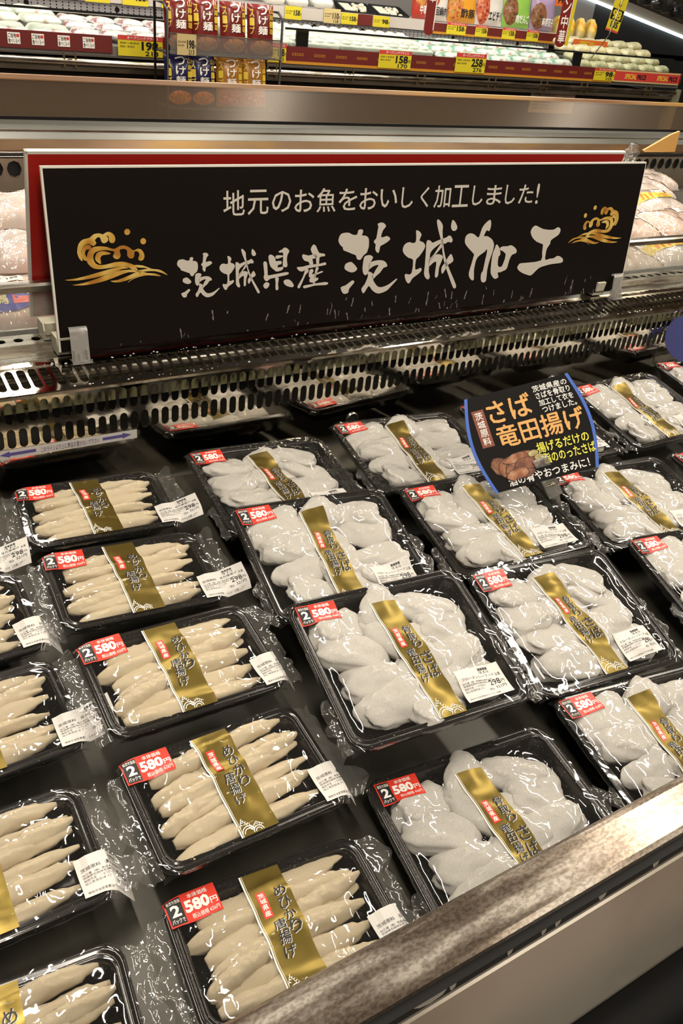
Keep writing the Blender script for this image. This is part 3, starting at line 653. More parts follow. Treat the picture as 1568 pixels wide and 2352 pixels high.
# ---------------------------------------------------------------- the big signs
G = json.loads('''{"ibara":[[[47.85,13.88],[48.0,14.58],[48.47,15.1],[49.82,15.17],[50.63,14.81],[51.54,14.77],[51.73,15.44],[52.15,15.61],[52.63,15.53],[52.75,15.14],[52.55,14.6],[53.27,14.53],[53.87,14.18],[54.09,13.65],[54.12,12.6],[53.96,12.08],[53.8,11.63],[53.11,11.17],[52.56,10.47],[51.82,10.68],[51.57,11.29],[50.79,11.59],[49.81,11.98],[48.96,12.31],[48.81,12.78],[48.32,13.16]],[[55.65,16.37],[56.4,16.59],[57.07,16.38],[57.45,15.88],[56.89,15.29],[56.57,14.09],[57.61,14.24],[58.11,14.15],[58.57,13.73],[58.03,13.26],[57.24,12.87],[56.57,12.6],[56.46,12.01],[56.3,11.49],[55.88,11.58],[55.5,12.2],[55.56,12.92],[55.16,13.27],[55.2,13.66],[55.58,13.97],[55.75,15.33],[55.85,15.91]],[[49.36,9.31],[49.56,9.96],[50.41,10.24],[50.98,10.07],[52.02,9.04],[51.5,8.5],[50.66,8.46],[49.71,8.89]],[[48.79,5.97],[49.81,6.27],[51.12,7.04],[51.59,6.74],[51.26,6.29],[50.58,5.6],[50.46,4.99],[50.07,4.82],[49.38,4.87]],[[53.29,10.83],[53.8,11.13],[54.53,11.17],[55.2,10.76],[54.75,9.94],[54.56,8.91],[54.3,8.05],[53.79,7.74],[53.31,8.18],[53.11,9.14]],[[54.63,9.91],[55.93,10.17],[57.09,10.13],[57.87,9.82],[58.37,9.21],[58.21,8.91],[57.59,8.78],[56.88,7.94],[56.09,7.45],[55.55,6.94],[55.17,7.51],[55.51,7.83],[55.98,8.61],[56.5,9.36],[55.76,9.3],[55.12,9.07],[54.53,8.71],[54.36,9.26]],[[54.3,8.05],[54.6,8.33],[55.47,7.83],[55.51,6.91],[55.95,6.22],[56.64,5.55],[57.54,5.38],[58.86,5.7],[59.92,6.28],[60.63,6.68],[60.72,6.43],[59.5,5.33],[58.63,4.63],[57.13,4.27],[56.18,4.51],[55.38,5.09],[54.68,5.8],[53.99,4.85],[53.6,4.57],[53.32,4.91],[53.18,5.47],[53.8,6.17],[54.15,6.9],[54.38,7.57]]],"shiro":[[[64.03,14.85],[64.3,14.95],[64.89,14.67],[65.35,14.11],[64.98,13.15],[65.86,12.81],[66.44,12.13],[66.06,11.26],[65.15,10.2],[64.64,9.79],[64.67,8.0],[65.77,8.27],[66.15,7.87],[65.61,7.26],[64.28,6.52],[63.8,5.8],[63.4,5.6],[62.94,5.94],[62.53,6.65],[62.42,7.25],[62.78,7.38],[63.26,7.23],[63.93,7.52],[63.99,9.75],[63.01,10.18],[62.02,10.82],[61.48,11.58],[61.66,12.44],[62.33,12.91],[63.06,12.95],[63.36,12.79],[64.18,12.9],[64.18,14.05]],[[66.62,12.78],[66.95,13.14],[67.64,12.91],[68.01,12.6],[69.24,12.98],[71.1,13.41],[71.55,13.7],[72.15,13.55],[72.64,12.85],[72.32,12.42],[71.61,12.59],[70.88,12.27],[70.08,12.46],[69.01,11.92],[68.13,11.3],[67.74,10.65],[67.74,9.83],[67.79,8.48],[67.82,7.49],[68.19,6.48],[67.87,6.0],[67.25,6.31],[66.77,7.11],[66.77,8.62],[66.72,10.49],[66.65,11.89]],[[70.08,12.5],[70.61,12.13],[69.18,10.65],[67.83,9.3],[67.5,9.62],[68.62,10.53]],[[67.67,9.76],[68.83,10.37],[69.68,10.48],[70.39,10.28],[70.78,9.88],[70.4,8.77],[70.13,7.95],[70.11,6.65],[69.78,6.21],[69.36,6.47],[69.34,7.7],[69.34,9.14],[68.45,8.89],[67.75,8.4]],[[68.51,16.25],[68.74,16.66],[69.36,16.29],[69.98,15.54],[70.03,14.52],[70.32,13.19],[70.61,12.13],[70.86,11.08],[71.66,9.22],[72.19,8.28],[73.02,6.99],[74.64,4.54],[74.63,3.91],[74.18,3.91],[73.55,4.78],[71.95,7.53],[71.27,8.87],[70.66,10.41],[70.24,12.0],[69.79,13.21],[69.11,14.63]],[[71.61,9.23],[72.52,10.38],[73.11,9.75],[73.35,9.12],[72.87,8.69],[72.22,8.43],[71.65,7.55],[71.12,6.81],[70.77,7.22],[70.75,8.06],[71.29,8.71]],[[72.1,16.48],[72.98,15.79],[73.4,14.97],[72.98,14.51],[72.28,14.61],[71.87,15.32]]],"ka":[[[75.56,12.94],[75.78,13.56],[76.66,13.9],[77.73,13.61],[78.68,13.01],[79.05,13.62],[79.34,14.67],[79.96,15.48],[81.07,16.17],[81.44,15.43],[81.44,14.65],[81.16,14.06],[80.64,14.3],[80.33,13.92],[80.07,13.22],[80.84,13.19],[81.77,12.79],[82.45,12.26],[82.87,11.45],[82.78,10.44],[82.49,9.36],[82.2,8.28],[82.0,6.67],[82.05,4.73],[81.21,4.49],[80.66,5.13],[80.6,6.32],[80.92,6.67],[81.15,8.71],[81.32,9.94],[81.26,10.81],[80.77,10.33],[79.54,9.67],[78.97,9.06],[78.75,8.13],[78.68,6.82],[78.94,5.25],[78.48,5.1],[77.82,5.63],[77.48,6.53],[77.87,8.25],[78.13,9.54],[78.14,10.04],[76.95,10.96],[75.97,11.79],[75.6,12.38]],[[83.45,11.56],[84.13,11.09],[84.62,10.34],[84.82,9.52],[84.44,9.18],[84.55,7.54],[85.37,7.16],[85.85,7.76],[86.2,9.59],[84.75,10.4],[84.48,10.78],[85.12,11.08],[86.41,11.05],[87.18,11.21],[88.16,10.81],[88.89,10.18],[88.81,9.59],[87.85,9.35],[87.34,8.34],[87.1,7.01],[86.69,6.51],[86.02,6.33],[85.46,6.14],[84.77,6.11],[85.11,5.34],[84.86,5.06],[84.28,4.95],[83.61,5.37],[82.96,6.24],[82.83,7.5],[82.77,8.61],[82.86,10.0],[83.2,10.85]]],"kou":[[[91.87,13.55],[92.08,14.17],[92.69,14.62],[93.41,14.52],[94.96,13.93],[96.91,13.66],[98.16,13.7],[98.81,14.04],[99.47,13.97],[99.91,13.47],[99.6,12.64],[98.46,12.05],[97.67,11.57],[97.64,10.93],[97.01,10.12],[96.87,9.15],[97.03,7.84],[98.14,8.0],[99.33,8.03],[100.16,8.44],[101.25,8.18],[101.98,7.68],[102.05,7.2],[101.54,6.97],[100.15,6.92],[98.59,6.85],[97.26,6.67],[95.86,6.39],[94.9,5.8],[93.77,4.96],[92.5,5.23],[91.26,5.64],[90.16,6.24],[89.74,6.85],[90.09,7.41],[90.59,7.57],[92.72,7.57],[95.9,7.8],[95.83,9.34],[95.73,10.77],[95.45,11.01],[93.8,11.57],[92.66,12.32],[92.06,13.04]]],"ken":[[[34.6,12.13],[34.95,12.38],[35.57,12.08],[35.89,11.62],[35.95,11.25],[36.82,11.25],[37.06,11.01],[36.94,10.7],[36.37,10.6],[36.38,10.19],[37.26,10.27],[37.37,10.0],[37.07,9.7],[36.14,9.55],[35.72,9.83],[35.09,10.32],[34.77,10.97],[34.64,11.6]],[[35.88,11.88],[36.08,12.18],[37.21,12.08],[37.27,11.89],[36.2,11.6]],[[36.43,12.79],[37.09,13.06],[37.49,13.35],[38.01,13.19],[38.44,12.72],[38.14,12.2],[38.01,11.4],[38.14,10.4],[37.89,10.14],[37.42,10.26],[37.25,10.55],[37.29,12.47],[36.69,12.55]],[[33.66,11.04],[33.95,11.33],[34.37,10.99],[34.49,9.37],[34.81,9.03],[37.91,9.35],[38.45,9.1],[38.03,8.86],[36.57,8.68],[35.85,8.55],[34.92,8.44],[34.41,8.09],[34.0,8.27],[33.74,8.79],[33.88,9.32]],[[35.9,8.64],[36.58,8.5],[36.44,7.5],[36.56,6.76],[36.31,6.45],[35.99,6.71],[35.99,7.72]],[[37.48,7.89],[37.95,8.13],[38.58,8.04],[39.13,7.58],[39.47,7.0],[39.15,6.75],[38.19,7.0],[37.65,7.41]],[[33.7,7.34],[33.9,7.78],[34.41,7.94],[34.85,7.62],[34.63,7.09],[34.12,6.87]]],"san":[[[42.53,12.95],[42.95,13.55],[43.5,13.26],[44.15,12.14],[45.19,11.94],[45.3,11.52],[44.29,11.42],[44.24,10.29],[43.7,10.28],[43.57,11.3],[42.92,11.93],[42.56,12.59]],[[40.89,11.68],[41.09,12.08],[42.06,11.8],[42.97,11.93],[43.67,11.89],[43.7,11.29],[42.89,11.2],[43.09,10.37],[42.4,10.22],[42.22,10.74],[41.35,11.02]],[[39.95,10.01],[41.07,10.03],[42.4,10.27],[44.24,10.29],[45.38,10.5],[45.64,10.21],[45.3,10.0],[42.15,9.69],[41.1,9.25],[40.34,9.44]],[[41.57,9.54],[42.16,9.59],[42.18,9.04],[41.66,8.61],[40.66,6.54],[40.17,6.67],[40.42,7.21],[41.13,8.28],[41.42,9.09]],[[42.39,9.3],[42.92,9.55],[43.2,9.16],[42.96,8.61],[44.79,9.07],[45.03,8.85],[43.73,8.47],[43.64,8.01],[44.19,7.97],[44.1,7.6],[43.56,7.31],[43.69,7.06],[45.56,7.16],[46.22,6.93],[45.81,6.62],[43.59,6.69],[41.64,6.37],[41.25,6.68],[41.62,6.89],[43.19,7.01],[43.07,7.25],[42.58,7.33],[42.45,7.81],[42.66,8.08],[42.32,8.29]],[[43.67,9.78],[44.22,9.65],[43.82,8.84],[43.64,8.01],[43.31,8.03],[43.49,8.86]]],"wave":[[[3.69,14.66],[3.97,15.59],[4.66,16.18],[5.61,16.37],[6.29,16.86],[7.19,16.92],[7.58,16.76],[8.2,17.06],[8.8,16.99],[9.27,16.54],[9.38,15.9],[9.09,15.48],[8.59,15.56],[8.44,16.0],[8.43,16.43],[8.07,16.64],[8.34,16.24],[8.25,15.77],[7.68,15.49],[7.3,15.76],[7.19,16.25],[6.85,16.41],[6.37,16.0],[6.57,15.61],[6.15,15.2],[5.67,15.37],[5.39,15.52],[4.78,15.31],[4.27,14.53],[4.3,13.76],[4.34,13.13],[3.93,13.49],[3.69,14.18]],[[4.27,14.05],[4.44,14.81],[4.98,15.35],[5.47,15.38],[5.75,15.07],[5.52,14.75],[5.02,14.73],[4.76,14.21],[4.98,13.62],[4.84,13.15],[4.42,13.46]],[[4.98,13.62],[5.3,14.47],[5.94,15.02],[7.04,15.1],[8.04,14.96],[8.63,14.73],[9.24,14.65],[9.98,15.0],[10.7,15.04],[11.41,14.73],[12.0,14.26],[12.64,14.47],[13.26,14.29],[13.65,13.62],[13.56,12.93],[13.06,12.67],[12.66,12.98],[12.9,13.56],[12.72,14.02],[12.2,14.1],[12.12,13.61],[11.93,13.17],[11.41,13.12],[11.02,13.57],[11.06,14.26],[10.67,14.53],[10.05,14.51],[9.92,14.22],[10.04,13.63],[9.75,13.2],[9.23,13.16],[8.85,13.59],[9.15,14.17],[8.61,14.39],[7.6,14.54],[6.59,14.4],[6.06,14.05],[5.95,13.37],[6.25,12.67],[6.93,12.43],[7.85,12.47],[9.1,12.71],[10.34,12.7],[11.16,12.47],[11.97,12.12],[12.56,11.27],[11.83,11.44],[11.11,11.77],[10.29,12.04],[8.84,11.97],[6.99,11.84],[5.89,12.01],[5.23,12.54],[4.94,13.14]],[[11.92,12.12],[13.34,11.98],[14.7,11.39],[15.78,11.22],[16.63,10.8],[17.21,10.24],[16.41,10.61],[15.22,11.0],[14.04,11.07],[13.08,11.04],[12.35,11.29],[14.06,11.43],[13.43,11.62],[12.48,11.73]],[[12.35,11.29],[13.08,11.14],[14.03,10.79],[15.21,10.64],[16.17,10.19],[15.41,10.27],[14.12,10.46],[12.82,10.34],[11.63,10.02],[10.81,9.55],[11.42,10.03],[12.84,10.65]],[[12.87,11.15],[12.73,10.6],[11.43,10.13],[9.82,9.74],[8.68,9.8],[8.23,10.04],[9.32,10.08],[10.93,10.57],[12.22,11.04]],[[12.35,11.39],[12.22,11.04],[11.07,11.12],[9.68,10.76],[7.67,10.15],[5.71,9.79],[3.98,9.67],[2.51,9.83],[4.01,9.97],[6.27,10.5],[8.89,11.32],[10.25,11.48],[11.83,11.47]],[[10.5,12.06],[11.32,11.76],[10.06,11.64],[8.37,11.15],[6.29,10.7],[4.26,10.49],[2.76,10.45],[1.55,10.62],[3.28,10.76],[5.62,11.19],[8.41,11.79]],[[6.23,13.65],[6.57,14.21],[7.29,14.41],[7.99,14.28],[8.58,14.0],[8.06,13.86],[7.35,13.83],[6.96,13.41],[7.03,12.57],[6.56,12.8],[6.24,13.16]],[[11.69,16.93],[11.6,16.69],[11.4,16.54],[11.15,16.51],[10.92,16.63],[10.8,16.84],[10.81,17.09],[10.97,17.3],[11.2,17.39],[11.45,17.35],[11.63,17.17]],[[14.04,15.49],[13.95,15.24],[13.76,15.09],[13.51,15.06],[13.29,15.18],[13.17,15.4],[13.18,15.65],[13.33,15.86],[13.56,15.96],[13.8,15.91],[13.98,15.73]]]}''')
BOARD = mat('sign_black', (.006, .004, .003), .5, spec=.13); EDGE = mat('board_edge', (.78, .74, .66), .6); SIGN_W = mat('sign_white', (.64, .59, .52), .5)
SIGN_GOLD = noisy(mat('sign_gold', (.6, .33, .05), .45), color_stops=[(.36, (.42, .17, .02)), (.5, (.62, .36, .06)), (.62, (.72, .52, .15))], scale=32, detail=1)
STAIN = mat('dried_water', (.20, .18, .16), .6)
LEAN = math.radians(-5.0); SWD = 121.0
sb = thing('sign_board', 'long black signboard with white brush lettering and two gold wave emblems above the grille', 'sign', (0, 0, 0), (LEAN, 0, 0))
mb = MB(); mb.box(0, SWD, 0, .5, 0, 25.75); fr = [(0, 0, .5)]
part('panel', mb, [BOARD], sb)
mb = MB(); e = .35
for q in ((-.3, 0, 0, .5, -.02, 25.8), (SWD, SWD + .15, 0, .5, -.02, 25.8), (-.3, SWD + .15, -.01, .55, 25.75, 26.05)): mb.box(*q)
part('edge_trim', mb, EDGE, sb, label='white cut edge of the board')
F = lambda x, y: (x, -.03, y)
mb = MB()
def place(polys, fx):
    for P in polys: mb.flat(poly2([fx(a, b) for a, b in P]), F)
idn = lambda a, b: (a, b)
for k in ('ibara', 'shiro', 'ka', 'kou', 'ken', 'san'): place(G[k], idn)
def remap(k, dst):
    a = [q for P in G[k] for q in P]; x0, x1 = min(q[0] for q in a), max(q[0] for q in a); y0, y1 = min(q[1] for q in a), max(q[1] for q in a)
    return lambda a, b: (dst[0] + (a - x0)/(x1 - x0)*(dst[2] - dst[0]), dst[1] + (b - y0)/(y1 - y0)*(dst[3] - dst[1]))
place(G['ibara'], remap('ibara', (18.8, 6.3, 25.85, 13.3))); place(G['shiro'], remap('shiro', (25.9, 6.25, 33.0, 13.55)))
part('brush_lettering', mb, SIGN_W, sb)
mb = MB(); s_ = '地元のお魚をおいしく加工しました!'; n = len(s_); x0, x1 = 26.4, 93.0
wd = [1.0]*n; wd[-1] = .42
for i, ch in enumerate(s_): 
    if ch in 'しく': wd[i] = .9
    if ch == 'い': wd[i] = .98
tot = sum(wd); x = x0
hh = {'お': .92, 'の': .86, 'を': .92, 'い': .8, 'し': .92, 'く': .92, 'ま': .92, 'た': .9}
for i, ch in enumerate(s_):
    w = wd[i]/tot*(x1 - x0); h_ = hh.get(ch, 1.0)*3.75; wf = .88 if ch not in 'しくの!' else {'し': .66, 'く': .5, 'の': .84, '!': .4}[ch]
    yb = 18.65 + (i/n)*(-.0) + (3.75 - h_)/2
    mb.flat(text(ch, x + w*(1 - wf)/2, yb, x + w*(1 + wf)/2, yb + h_, .006), F); x += w
part('title_lettering', mb, SIGN_W, sb)
for mir in (False, True):
    mb = MB(); place(G['wave'], (lambda a, b: (119.2 - a + .6, b + .55)) if mir else idn)
    part('wave_emblem', mb, SIGN_GOLD, sb, label='gold wave emblem')
rnd = random.Random(3); mb = MB()
for i in range(72):
    x = rnd.uniform(9, 117); ln = rnd.uniform(.4, 1.8); y = rnd.uniform(.3, 4.2) if rnd.random() < .7 else rnd.uniform(.2, 1.2); w = rnd.uniform(.03, .13); dr = rnd.uniform(-.12, .12); q = [(x + dr*k + rnd.uniform(-.05, .05), y - ln*k/4) for k in range(5)]
    V = []; 
    for k, (a, b) in enumerate(q):
        ww = w*rnd.uniform(.4, 1.5); V += [(a - ww, max(b, .05)), (a + ww, max(b, .05))]
    mb.flat((V, [(2*k, 2*k + 1, 2*k + 3, 2*k + 2) for k in range(4)]), lambda x, y: (x, -.02, y))
part('water_marks', mb, STAIN, sb, kind='stuff', label='dried pale drips along the foot of the board')
rb = thing('sign_board', 'red signboard with a white edge standing behind the black one, leaning towards it', 'sign', (-.9, 12, 1.4), (math.radians(13.2), 0, 0))
RB = mat('sign_red', (.44, .016, .010), .42)
mb = MB(); mb.box(0, 119.4, 0, .8, 0, 26.0); part('panel', mb, RB, rb)
mb = MB(); mb.box(-.3, 119.6, -.02, .85, 26.0, 26.4); mb.box(-.35, 0, -.02, .85, 0, 26.4); mb.box(119.4, 119.6, -.02, .85, 0, 26.4); part('edge_trim', mb, EDGE, rb, label='white cut edge of the board')
# clips that hold the boards
def clear_clip(x, lab):
    t = thing('sign_clip', lab, 'clip', (x, -1.0, -1.3), (math.radians(-5), 0, 0), 'clear clips holding the black board')
    mb = MB(); mb.prism([(-.55, .0), (-.35, 4.6), (-.1, 5.1), (.35, 5.2), (.6, 4.9), (.5, 4.7), (.2, 4.85), (-.05, 4.7), (-.3, .0)], -1.35, 1.35); part('hook', mb, ACRYL, t)
    mb = MB(); mb.box(-1.5, 1.5, -1.3, .5, -.1, .3); mb.box(-1.1, -.8, -1.2, .3, .3, 1.9); mb.box(.8, 1.1, -1.2, .3, .3, 1.9); mb.box(-.3, .3, -1.0, .2, .3, 1.3); part('foot', mb, ACRYL, t)
clear_clip(2.5, 'clear plastic clip gripping the left foot of the black signboard')
clear_clip(118.6, 'clear plastic clip gripping the right foot of the black signboard')
IVORY = mat('ivory_plastic', (.62, .58, .45), .4)
def ivory_clip(x, y, z, lab, k=1.0):
    t = thing('board_holder', lab, 'clip', (x, y, z), group='ivory board holders')
    mb = MB(); mb.prism([(-1.6, 0), (-1.9, 1.6), (-1.4, 2.6), (1.4, 2.6), (1.9, 1.5), (1.6, 0)], -1.7*k, 1.7*k); part('body', mb, IVORY, t)
    mb = MB(); mb.prism([(-2.1, 1.0), (-2.4, 2.9), (-1.9, 3.0), (-1.6, 1.2)], -1.5*k, 1.5*k); part('jaw', mb, IVORY, t)
ivory_clip(.5, 6.6, .1, 'ivory holder clipped on the slotted vent at the left end of the red board', 1.0)
ivory_clip(1.2, 2.5, -.8, 'ivory holder clipped behind the left foot of the black board', .9)
ivory_clip(114.6, 2.0, -.8, 'ivory holder behind the right foot of the black board', .8)

# ---------------------------------------------------------------- round-sided card with its clip
def img_dir(dx, dy): return (CR*dx - CU*dy).normalized()
cc = Vector((59.7, -40.5, -4.45)); ex = Vector(img_dir(218, -57)); ey = Vector(img_dir(-78, -195)); ey = (ey - ex*ey.dot(ex)*.45).normalized(); ez = ex.cross(ey)
PW, PH = 16.4, 15.2
pc = thing('price_card', 'black round-sided card with orange writing and fried fish picture, standing among the trays', 'card', tuple(cc))
C3 = lambda off: (lambda x, y: tuple(ex*(x - PW/2) + ey*(y - PH/2) + ez*off))
def side(b): return .085*math.sin(math.pi*b)*PW
outl = [(-side(t), PH*t) for t in np.linspace(1, 0, 14)] + [(PW + side(t), PH*t) for t in np.linspace(0, 1, 14)]
mb = MB(); n = len(outl); f1 = C3(0); f0 = C3(-.12)
mb.add([f1(*q) for q in outl] + [f0(*q) for q in outl], [tuple(range(n)), tuple(range(n, 2*n))[::-1]] + [(i, n + i, n + (i + 1) % n, (i + 1) % n) for i in range(n)])
part('board', mb, mat('card_black', (.008, .0065, .006), .5, spec=.12), pc)
mb = MB()
for sg in (0, 1):
    V = []; T_ = np.linspace(0, 1, 14)
    for t in T_:
        x = PW + side(t) if sg else -side(t); V += [(x, PH*t), (x + (-.5 if sg else .5), PH*t)]
    mb.flat((V, [(2*i, 2*i + 1, 2*i + 3, 2*i + 2) for i in range(13)]), C3(.03))
part('side_stripe', mb, mat('card_blue', (.03, .13, .62), .4), pc, label='bright blue stripes down both curved sides')
CO, CY, CW, CBR = mat('card_orange', (.85, .45, .13), .5), mat('card_yellow', (.90, .85, .08), .5), mat('card_white', (.92, .90, .86), .5), mat('card_brown', (.26, .06, .03), .5)
mb = MB(); A = lambda a, b: (a*PW, (1 - b)*PH)
def ct(s, a, b, w, h, m, bold, off=.04, slant=0):
    x, y = A(a, b); mb.flat(text(s, x - w*PW/2, y - h*PH/2, x + w*PW/2, y + h*PH/2, bold, slant), C3(off + .06), m)
ct('さば', .375, .20, .42, .24, 0, .045); ct('竜田揚げ', .60, .46, .84, .235, 0, .04)
for i, l in enumerate(('茨城県産の', 'さばを骨取り', '加工して衣を', 'つけました。')): ct(l, .80 + .01*i, .075 + .075*i, .33, .068, 2, .025)
for i, l in enumerate(('揚げるだけの', '脂ののったさば')): ct(l, .75 + .03*i, .665 + .12*i, .50, .11, 1, .045)
ct('酒の肴やおつまみに！', .54, .925, .78, .10, 2, .03)
x, y = A(.08, .335)
q = lambda tri: ([(x + a, y + b) for a, b in tri[0]], tri[1])
mb.flat(q(rect2(-.95, -2.95, .95, 2.95)), C3(.03), 3); mb.flat(q(vtext('茨城原料', -.6, -2.7, .6, 2.7, .035)), C3(.06), 2)
part('lettering', mb, [CO, CY, CW, CBR], pc)
mb = MB(); rnd = random.Random(4)
for (a, b, w, h, r, m) in ((.13, .75, .085, .14, -35, 0), (.20, .78, .09, .16, -30, 1), (.29, .83, .13, .12, -15, 0), (.30, .70, .14, .07, 8, 1), (.38, .78, .12, .10, 0, 0), (.26, .86, .10, .09, 10, 1), (.45, .70, .05, .05, 0, 2), (.49, .75, .045, .05, 0, 2)):
    cx, cy = A(a, b); V = []
    for t in np.linspace(0, 2*math.pi, 15)[:-1]:
        k = 1 + rnd.uniform(-.12, .12); u, v = w*PW*k*math.cos(t), h*PH*.62*k*math.sin(t); g = math.radians(r); V.append((cx + u*math.cos(g) - v*math.sin(g), cy + u*math.sin(g) + v*math.cos(g)))
    mx, my = sum(q[0] for q in V)/len(V), sum(q[1] for q in V)/len(V)
    off = .05 + .02*len(mb.f); mb.flat(([(mx + (q[0] - mx)*1.09, my + (q[1] - my)*1.12) for q in V], [tuple(range(len(V)))]), C3(off), 3); mb.flat((V, [tuple(range(len(V)))]), C3(off + .02), m)
FR = [noisy(mat(nm, c1, .5), color_stops=[(.35, c0), (.55, c1), (.75, c2)], scale=90, detail=3) for nm, c0, c1, c2 in (('fried_brown', (.16, .05, .025), (.30, .11, .05), (.52, .27, .16)), ('fried_orange', (.20, .06, .03), (.42, .16, .06), (.55, .30, .18)), ('garnish', (.4, .32, .12), (.55, .47, .2), (.65, .6, .35)))] + [mat('fried_edge', (.09, .028, .012), .5)]
part('picture', mb, FR, pc, label='printed picture of brown fried fish pieces')
cl = thing('card_clip', 'clear plastic clip with metal spring holding the black round-sided card on a tray rim', 'clip', (68.6, -44.0, -22.2))
SPR = mat('spring_steel', (.75, .68, .52), .2, 1.0)
def seg(mb, p0, p1, w, t, side_):
    p0, p1 = Vector(p0), Vector(p1); d = (p1 - p0); L_ = d.length/2; d.normalize(); sx = (side_ - d*side_.dot(d)).normalized(); nz = d.cross(sx); mb.obox((p0 + p1)/2, d*L_, sx*w, nz*t)
b0 = cc - Vector((68.6, -44.0, -22.2))
foot = Vector((.6, .1, 1.0)); grip = b0 - ex*.2 - ey*4.2 + ez*.8
mb = MB(); seg(mb, grip, grip + (foot - grip)*.55 + ez*.7, 1.15, .28, ex); part('front_jaw', mb, ACRYL, cl)
mb = MB(); seg(mb, grip - ez*.9, grip + (foot - grip)*.6 - ez*.9, .95, .16, ex); part('rear_jaw', mb, ACRYL, cl)
mb = MB(); m_ = grip + (foot - grip)*.38; 
mb.tube([m_ + ez*.45 - ex*.8, m_ + ez*.75, m_ + ez*.45 + ex*.8], .32, 8); mb.tube([m_ - ez*.6 - ex*.8, m_ - ez*.8, m_ - ez*.6 + ex*.8], .3, 8); part('spring', mb, SPR, cl, True)
mb = MB(); seg(mb, m_, foot, .6, .5, ex); mb.obox(foot + Vector((0, 0, -.3)), ex*1.0, Vector((0, 0, 1))*.7, Vector((.35, .9, 0))*.6); part('stem', mb, ACRYL, cl)
# dark blue round card at the right edge
bc = thing('price_card', 'dark blue round card with white outlined emblem at the right edge above the last trays', 'card', (133.8, -12.0, -8.2))
mb = MB(); n = 40; ang = np.linspace(0, 2*math.pi, n + 1)[:-1]; bx = Vector(img_dir(1, -.1)); by = Vector(img_dir(-.1, -1)); bn = bx.cross(by); R_ = 5.4
ring = lambda r, o: [tuple(bx*r*math.cos(a) + by*r*math.sin(a) + bn*o) for a in ang]
mb.loops([ring(R_, -.1), ring(R_, 0)]); part('disc', mb, mat('card_navy', (.012, .018, .13), .35), bc)
mb = MB()
for r0, r1, m in ((0, .30, 0), (.30, .36, 1)):
    V = [tuple(bx*R_*(.28 + k*math.cos(a)*1.1) + by*R_*(.3 + k*math.sin(a)*1.3) + bn*.03) for k in (r0, r1) for a in ang]
    mb.add(V, [(i, (i + 1) % n, n + (i + 1) % n, n + i) for i in range(n)], m)
part('emblem', mb, [INK, WHITE_INK], bc)
mb = MB(); mb.tube([(0, .3, -R_ + .4), (.3, .8, -9.0)], .22, 8); part('stem', mb, ACRYL, bc)
# ---------------------------------------------------------------- rear refrigerated case (back to back with the front one)
RL = (76, 60, -Z0)
rear = thing('refrigerated_case', 'second open chilled case behind the signs, holding pale poultry packs, tilted glass front beyond', 'display case', RL)
def rpart(name, mb, m, smooth=False, label=None):
    mb.v = [(x - RL[0], y - RL[1], z - RL[2]) for x, y, z in mb.v]
    return part(name, mb, m, rear, smooth, label)
RX0, RX1 = -110.0, 420.0
mb = MB(); mb.prism([(.5, -1.0), (3.4, -1.0), (3.4, -.75), (4.2, -.75), (4.2, -1.8), (.5, -1.8)], XA, 262); cpart('divider_strip', mb, STEEL)
mb = MB(); PV = lambda x, v, d: (x, 8.4 - v, .0 + d)
slots(mb, PV, XA, 262, 2.6, 1.5, 0, 4.2, 1.3, 2.9)
mb.add([(XA, 4.2, 0), (262, 4.2, 0), (262, 4.2, -.9), (XA, 4.2, -.9)], [(0, 1, 2, 3)]); cpart('vent_rail', mb, STEEL)
mb = MB(); mb.box(XA, 262, 4.4, 8.4, -1.6, -1.2); cpart('vent_channel', mb, BLACKM)
mb = MB(); mb.box(XA, 262, 9.0, 9.3, -.6, 6.7); cpart('divider_glass', mb, FOGGED, label='glass divider misted with condensation')
mb = MB(); mb.prism([(8.2, 6.6), (8.2, 7.5), (8.45, 7.9), (9.9, 7.9), (10.15, 7.5), (10.15, 6.6)], XA, 262); cpart('glass_cap', mb, STEEL, label='steel cap along the top of the divider')
mb = MB(); mb.prism([(14.5, -6.0), (110, -6.0), (110, -7), (14.5, -7)], RX0, RX1); rpart('deck', mb, mat('rear_deck', (.05, .045, .04), .5))
mb = MB(); mb.box(RX0, RX1, 14.2, 14.8, -Z0, -1.5); rpart('inner_wall', mb, STEEL)
# far side: slotted air return, rail, glass riser
mb = MB(); PR = lambda x, v, d: (x, 110.5 + d, 5.3 - v)
slots(mb, PR, RX0, RX1, 4.4, 3.4, 0, 5.6, .5, 4.4); mb.box(RX0, RX1, 110.5, 111, -6.0, -.3); rpart('air_return', mb, noisy(mat('ivory_steel', (.30, .25, .19), .35, .6), color_stops=[(.3, (.22, .18, .13)), (.7, (.36, .31, .24))], scale=7))
mb = MB(); mb.box(RX0, RX1, 111.6, 112.6, -6, 6.0); rpart('return_channel', mb, BLACKM)
mb = MB()
for z in (5.5, 6.5): mb.tube([(RX0, 111.0, z), (RX1, 111.0, z)], .18, 6)
rpart('wire', mb, STEEL, True)
ORG = noisy(mat('rail_tan', (.42, .26, .14), .3, .5), color_stops=[(.3, (.16, .095, .055)), (.5, (.24, .15, .08)), (.7, (.34, .20, .05))], scale=5, detail=4, stretch=(.5, 2, 2))
mb = MB(); mb.prism([(112.4, 6.9), (113.2, 9.2), (114.0, 9.2), (114.0, 6.0), (112.4, 6.0)], RX0, RX1); rpart('rail_lip', mb, ORG, label='tan lip of the far rail')
RAILG = noisy(mat('rail_grey', (.10, .10, .09), .4, .3), color_stops=[(.3, (.10, .102, .09)), (.7, (.17, .17, .15))], scale=6, detail=3, stretch=(.4, 1, 1))
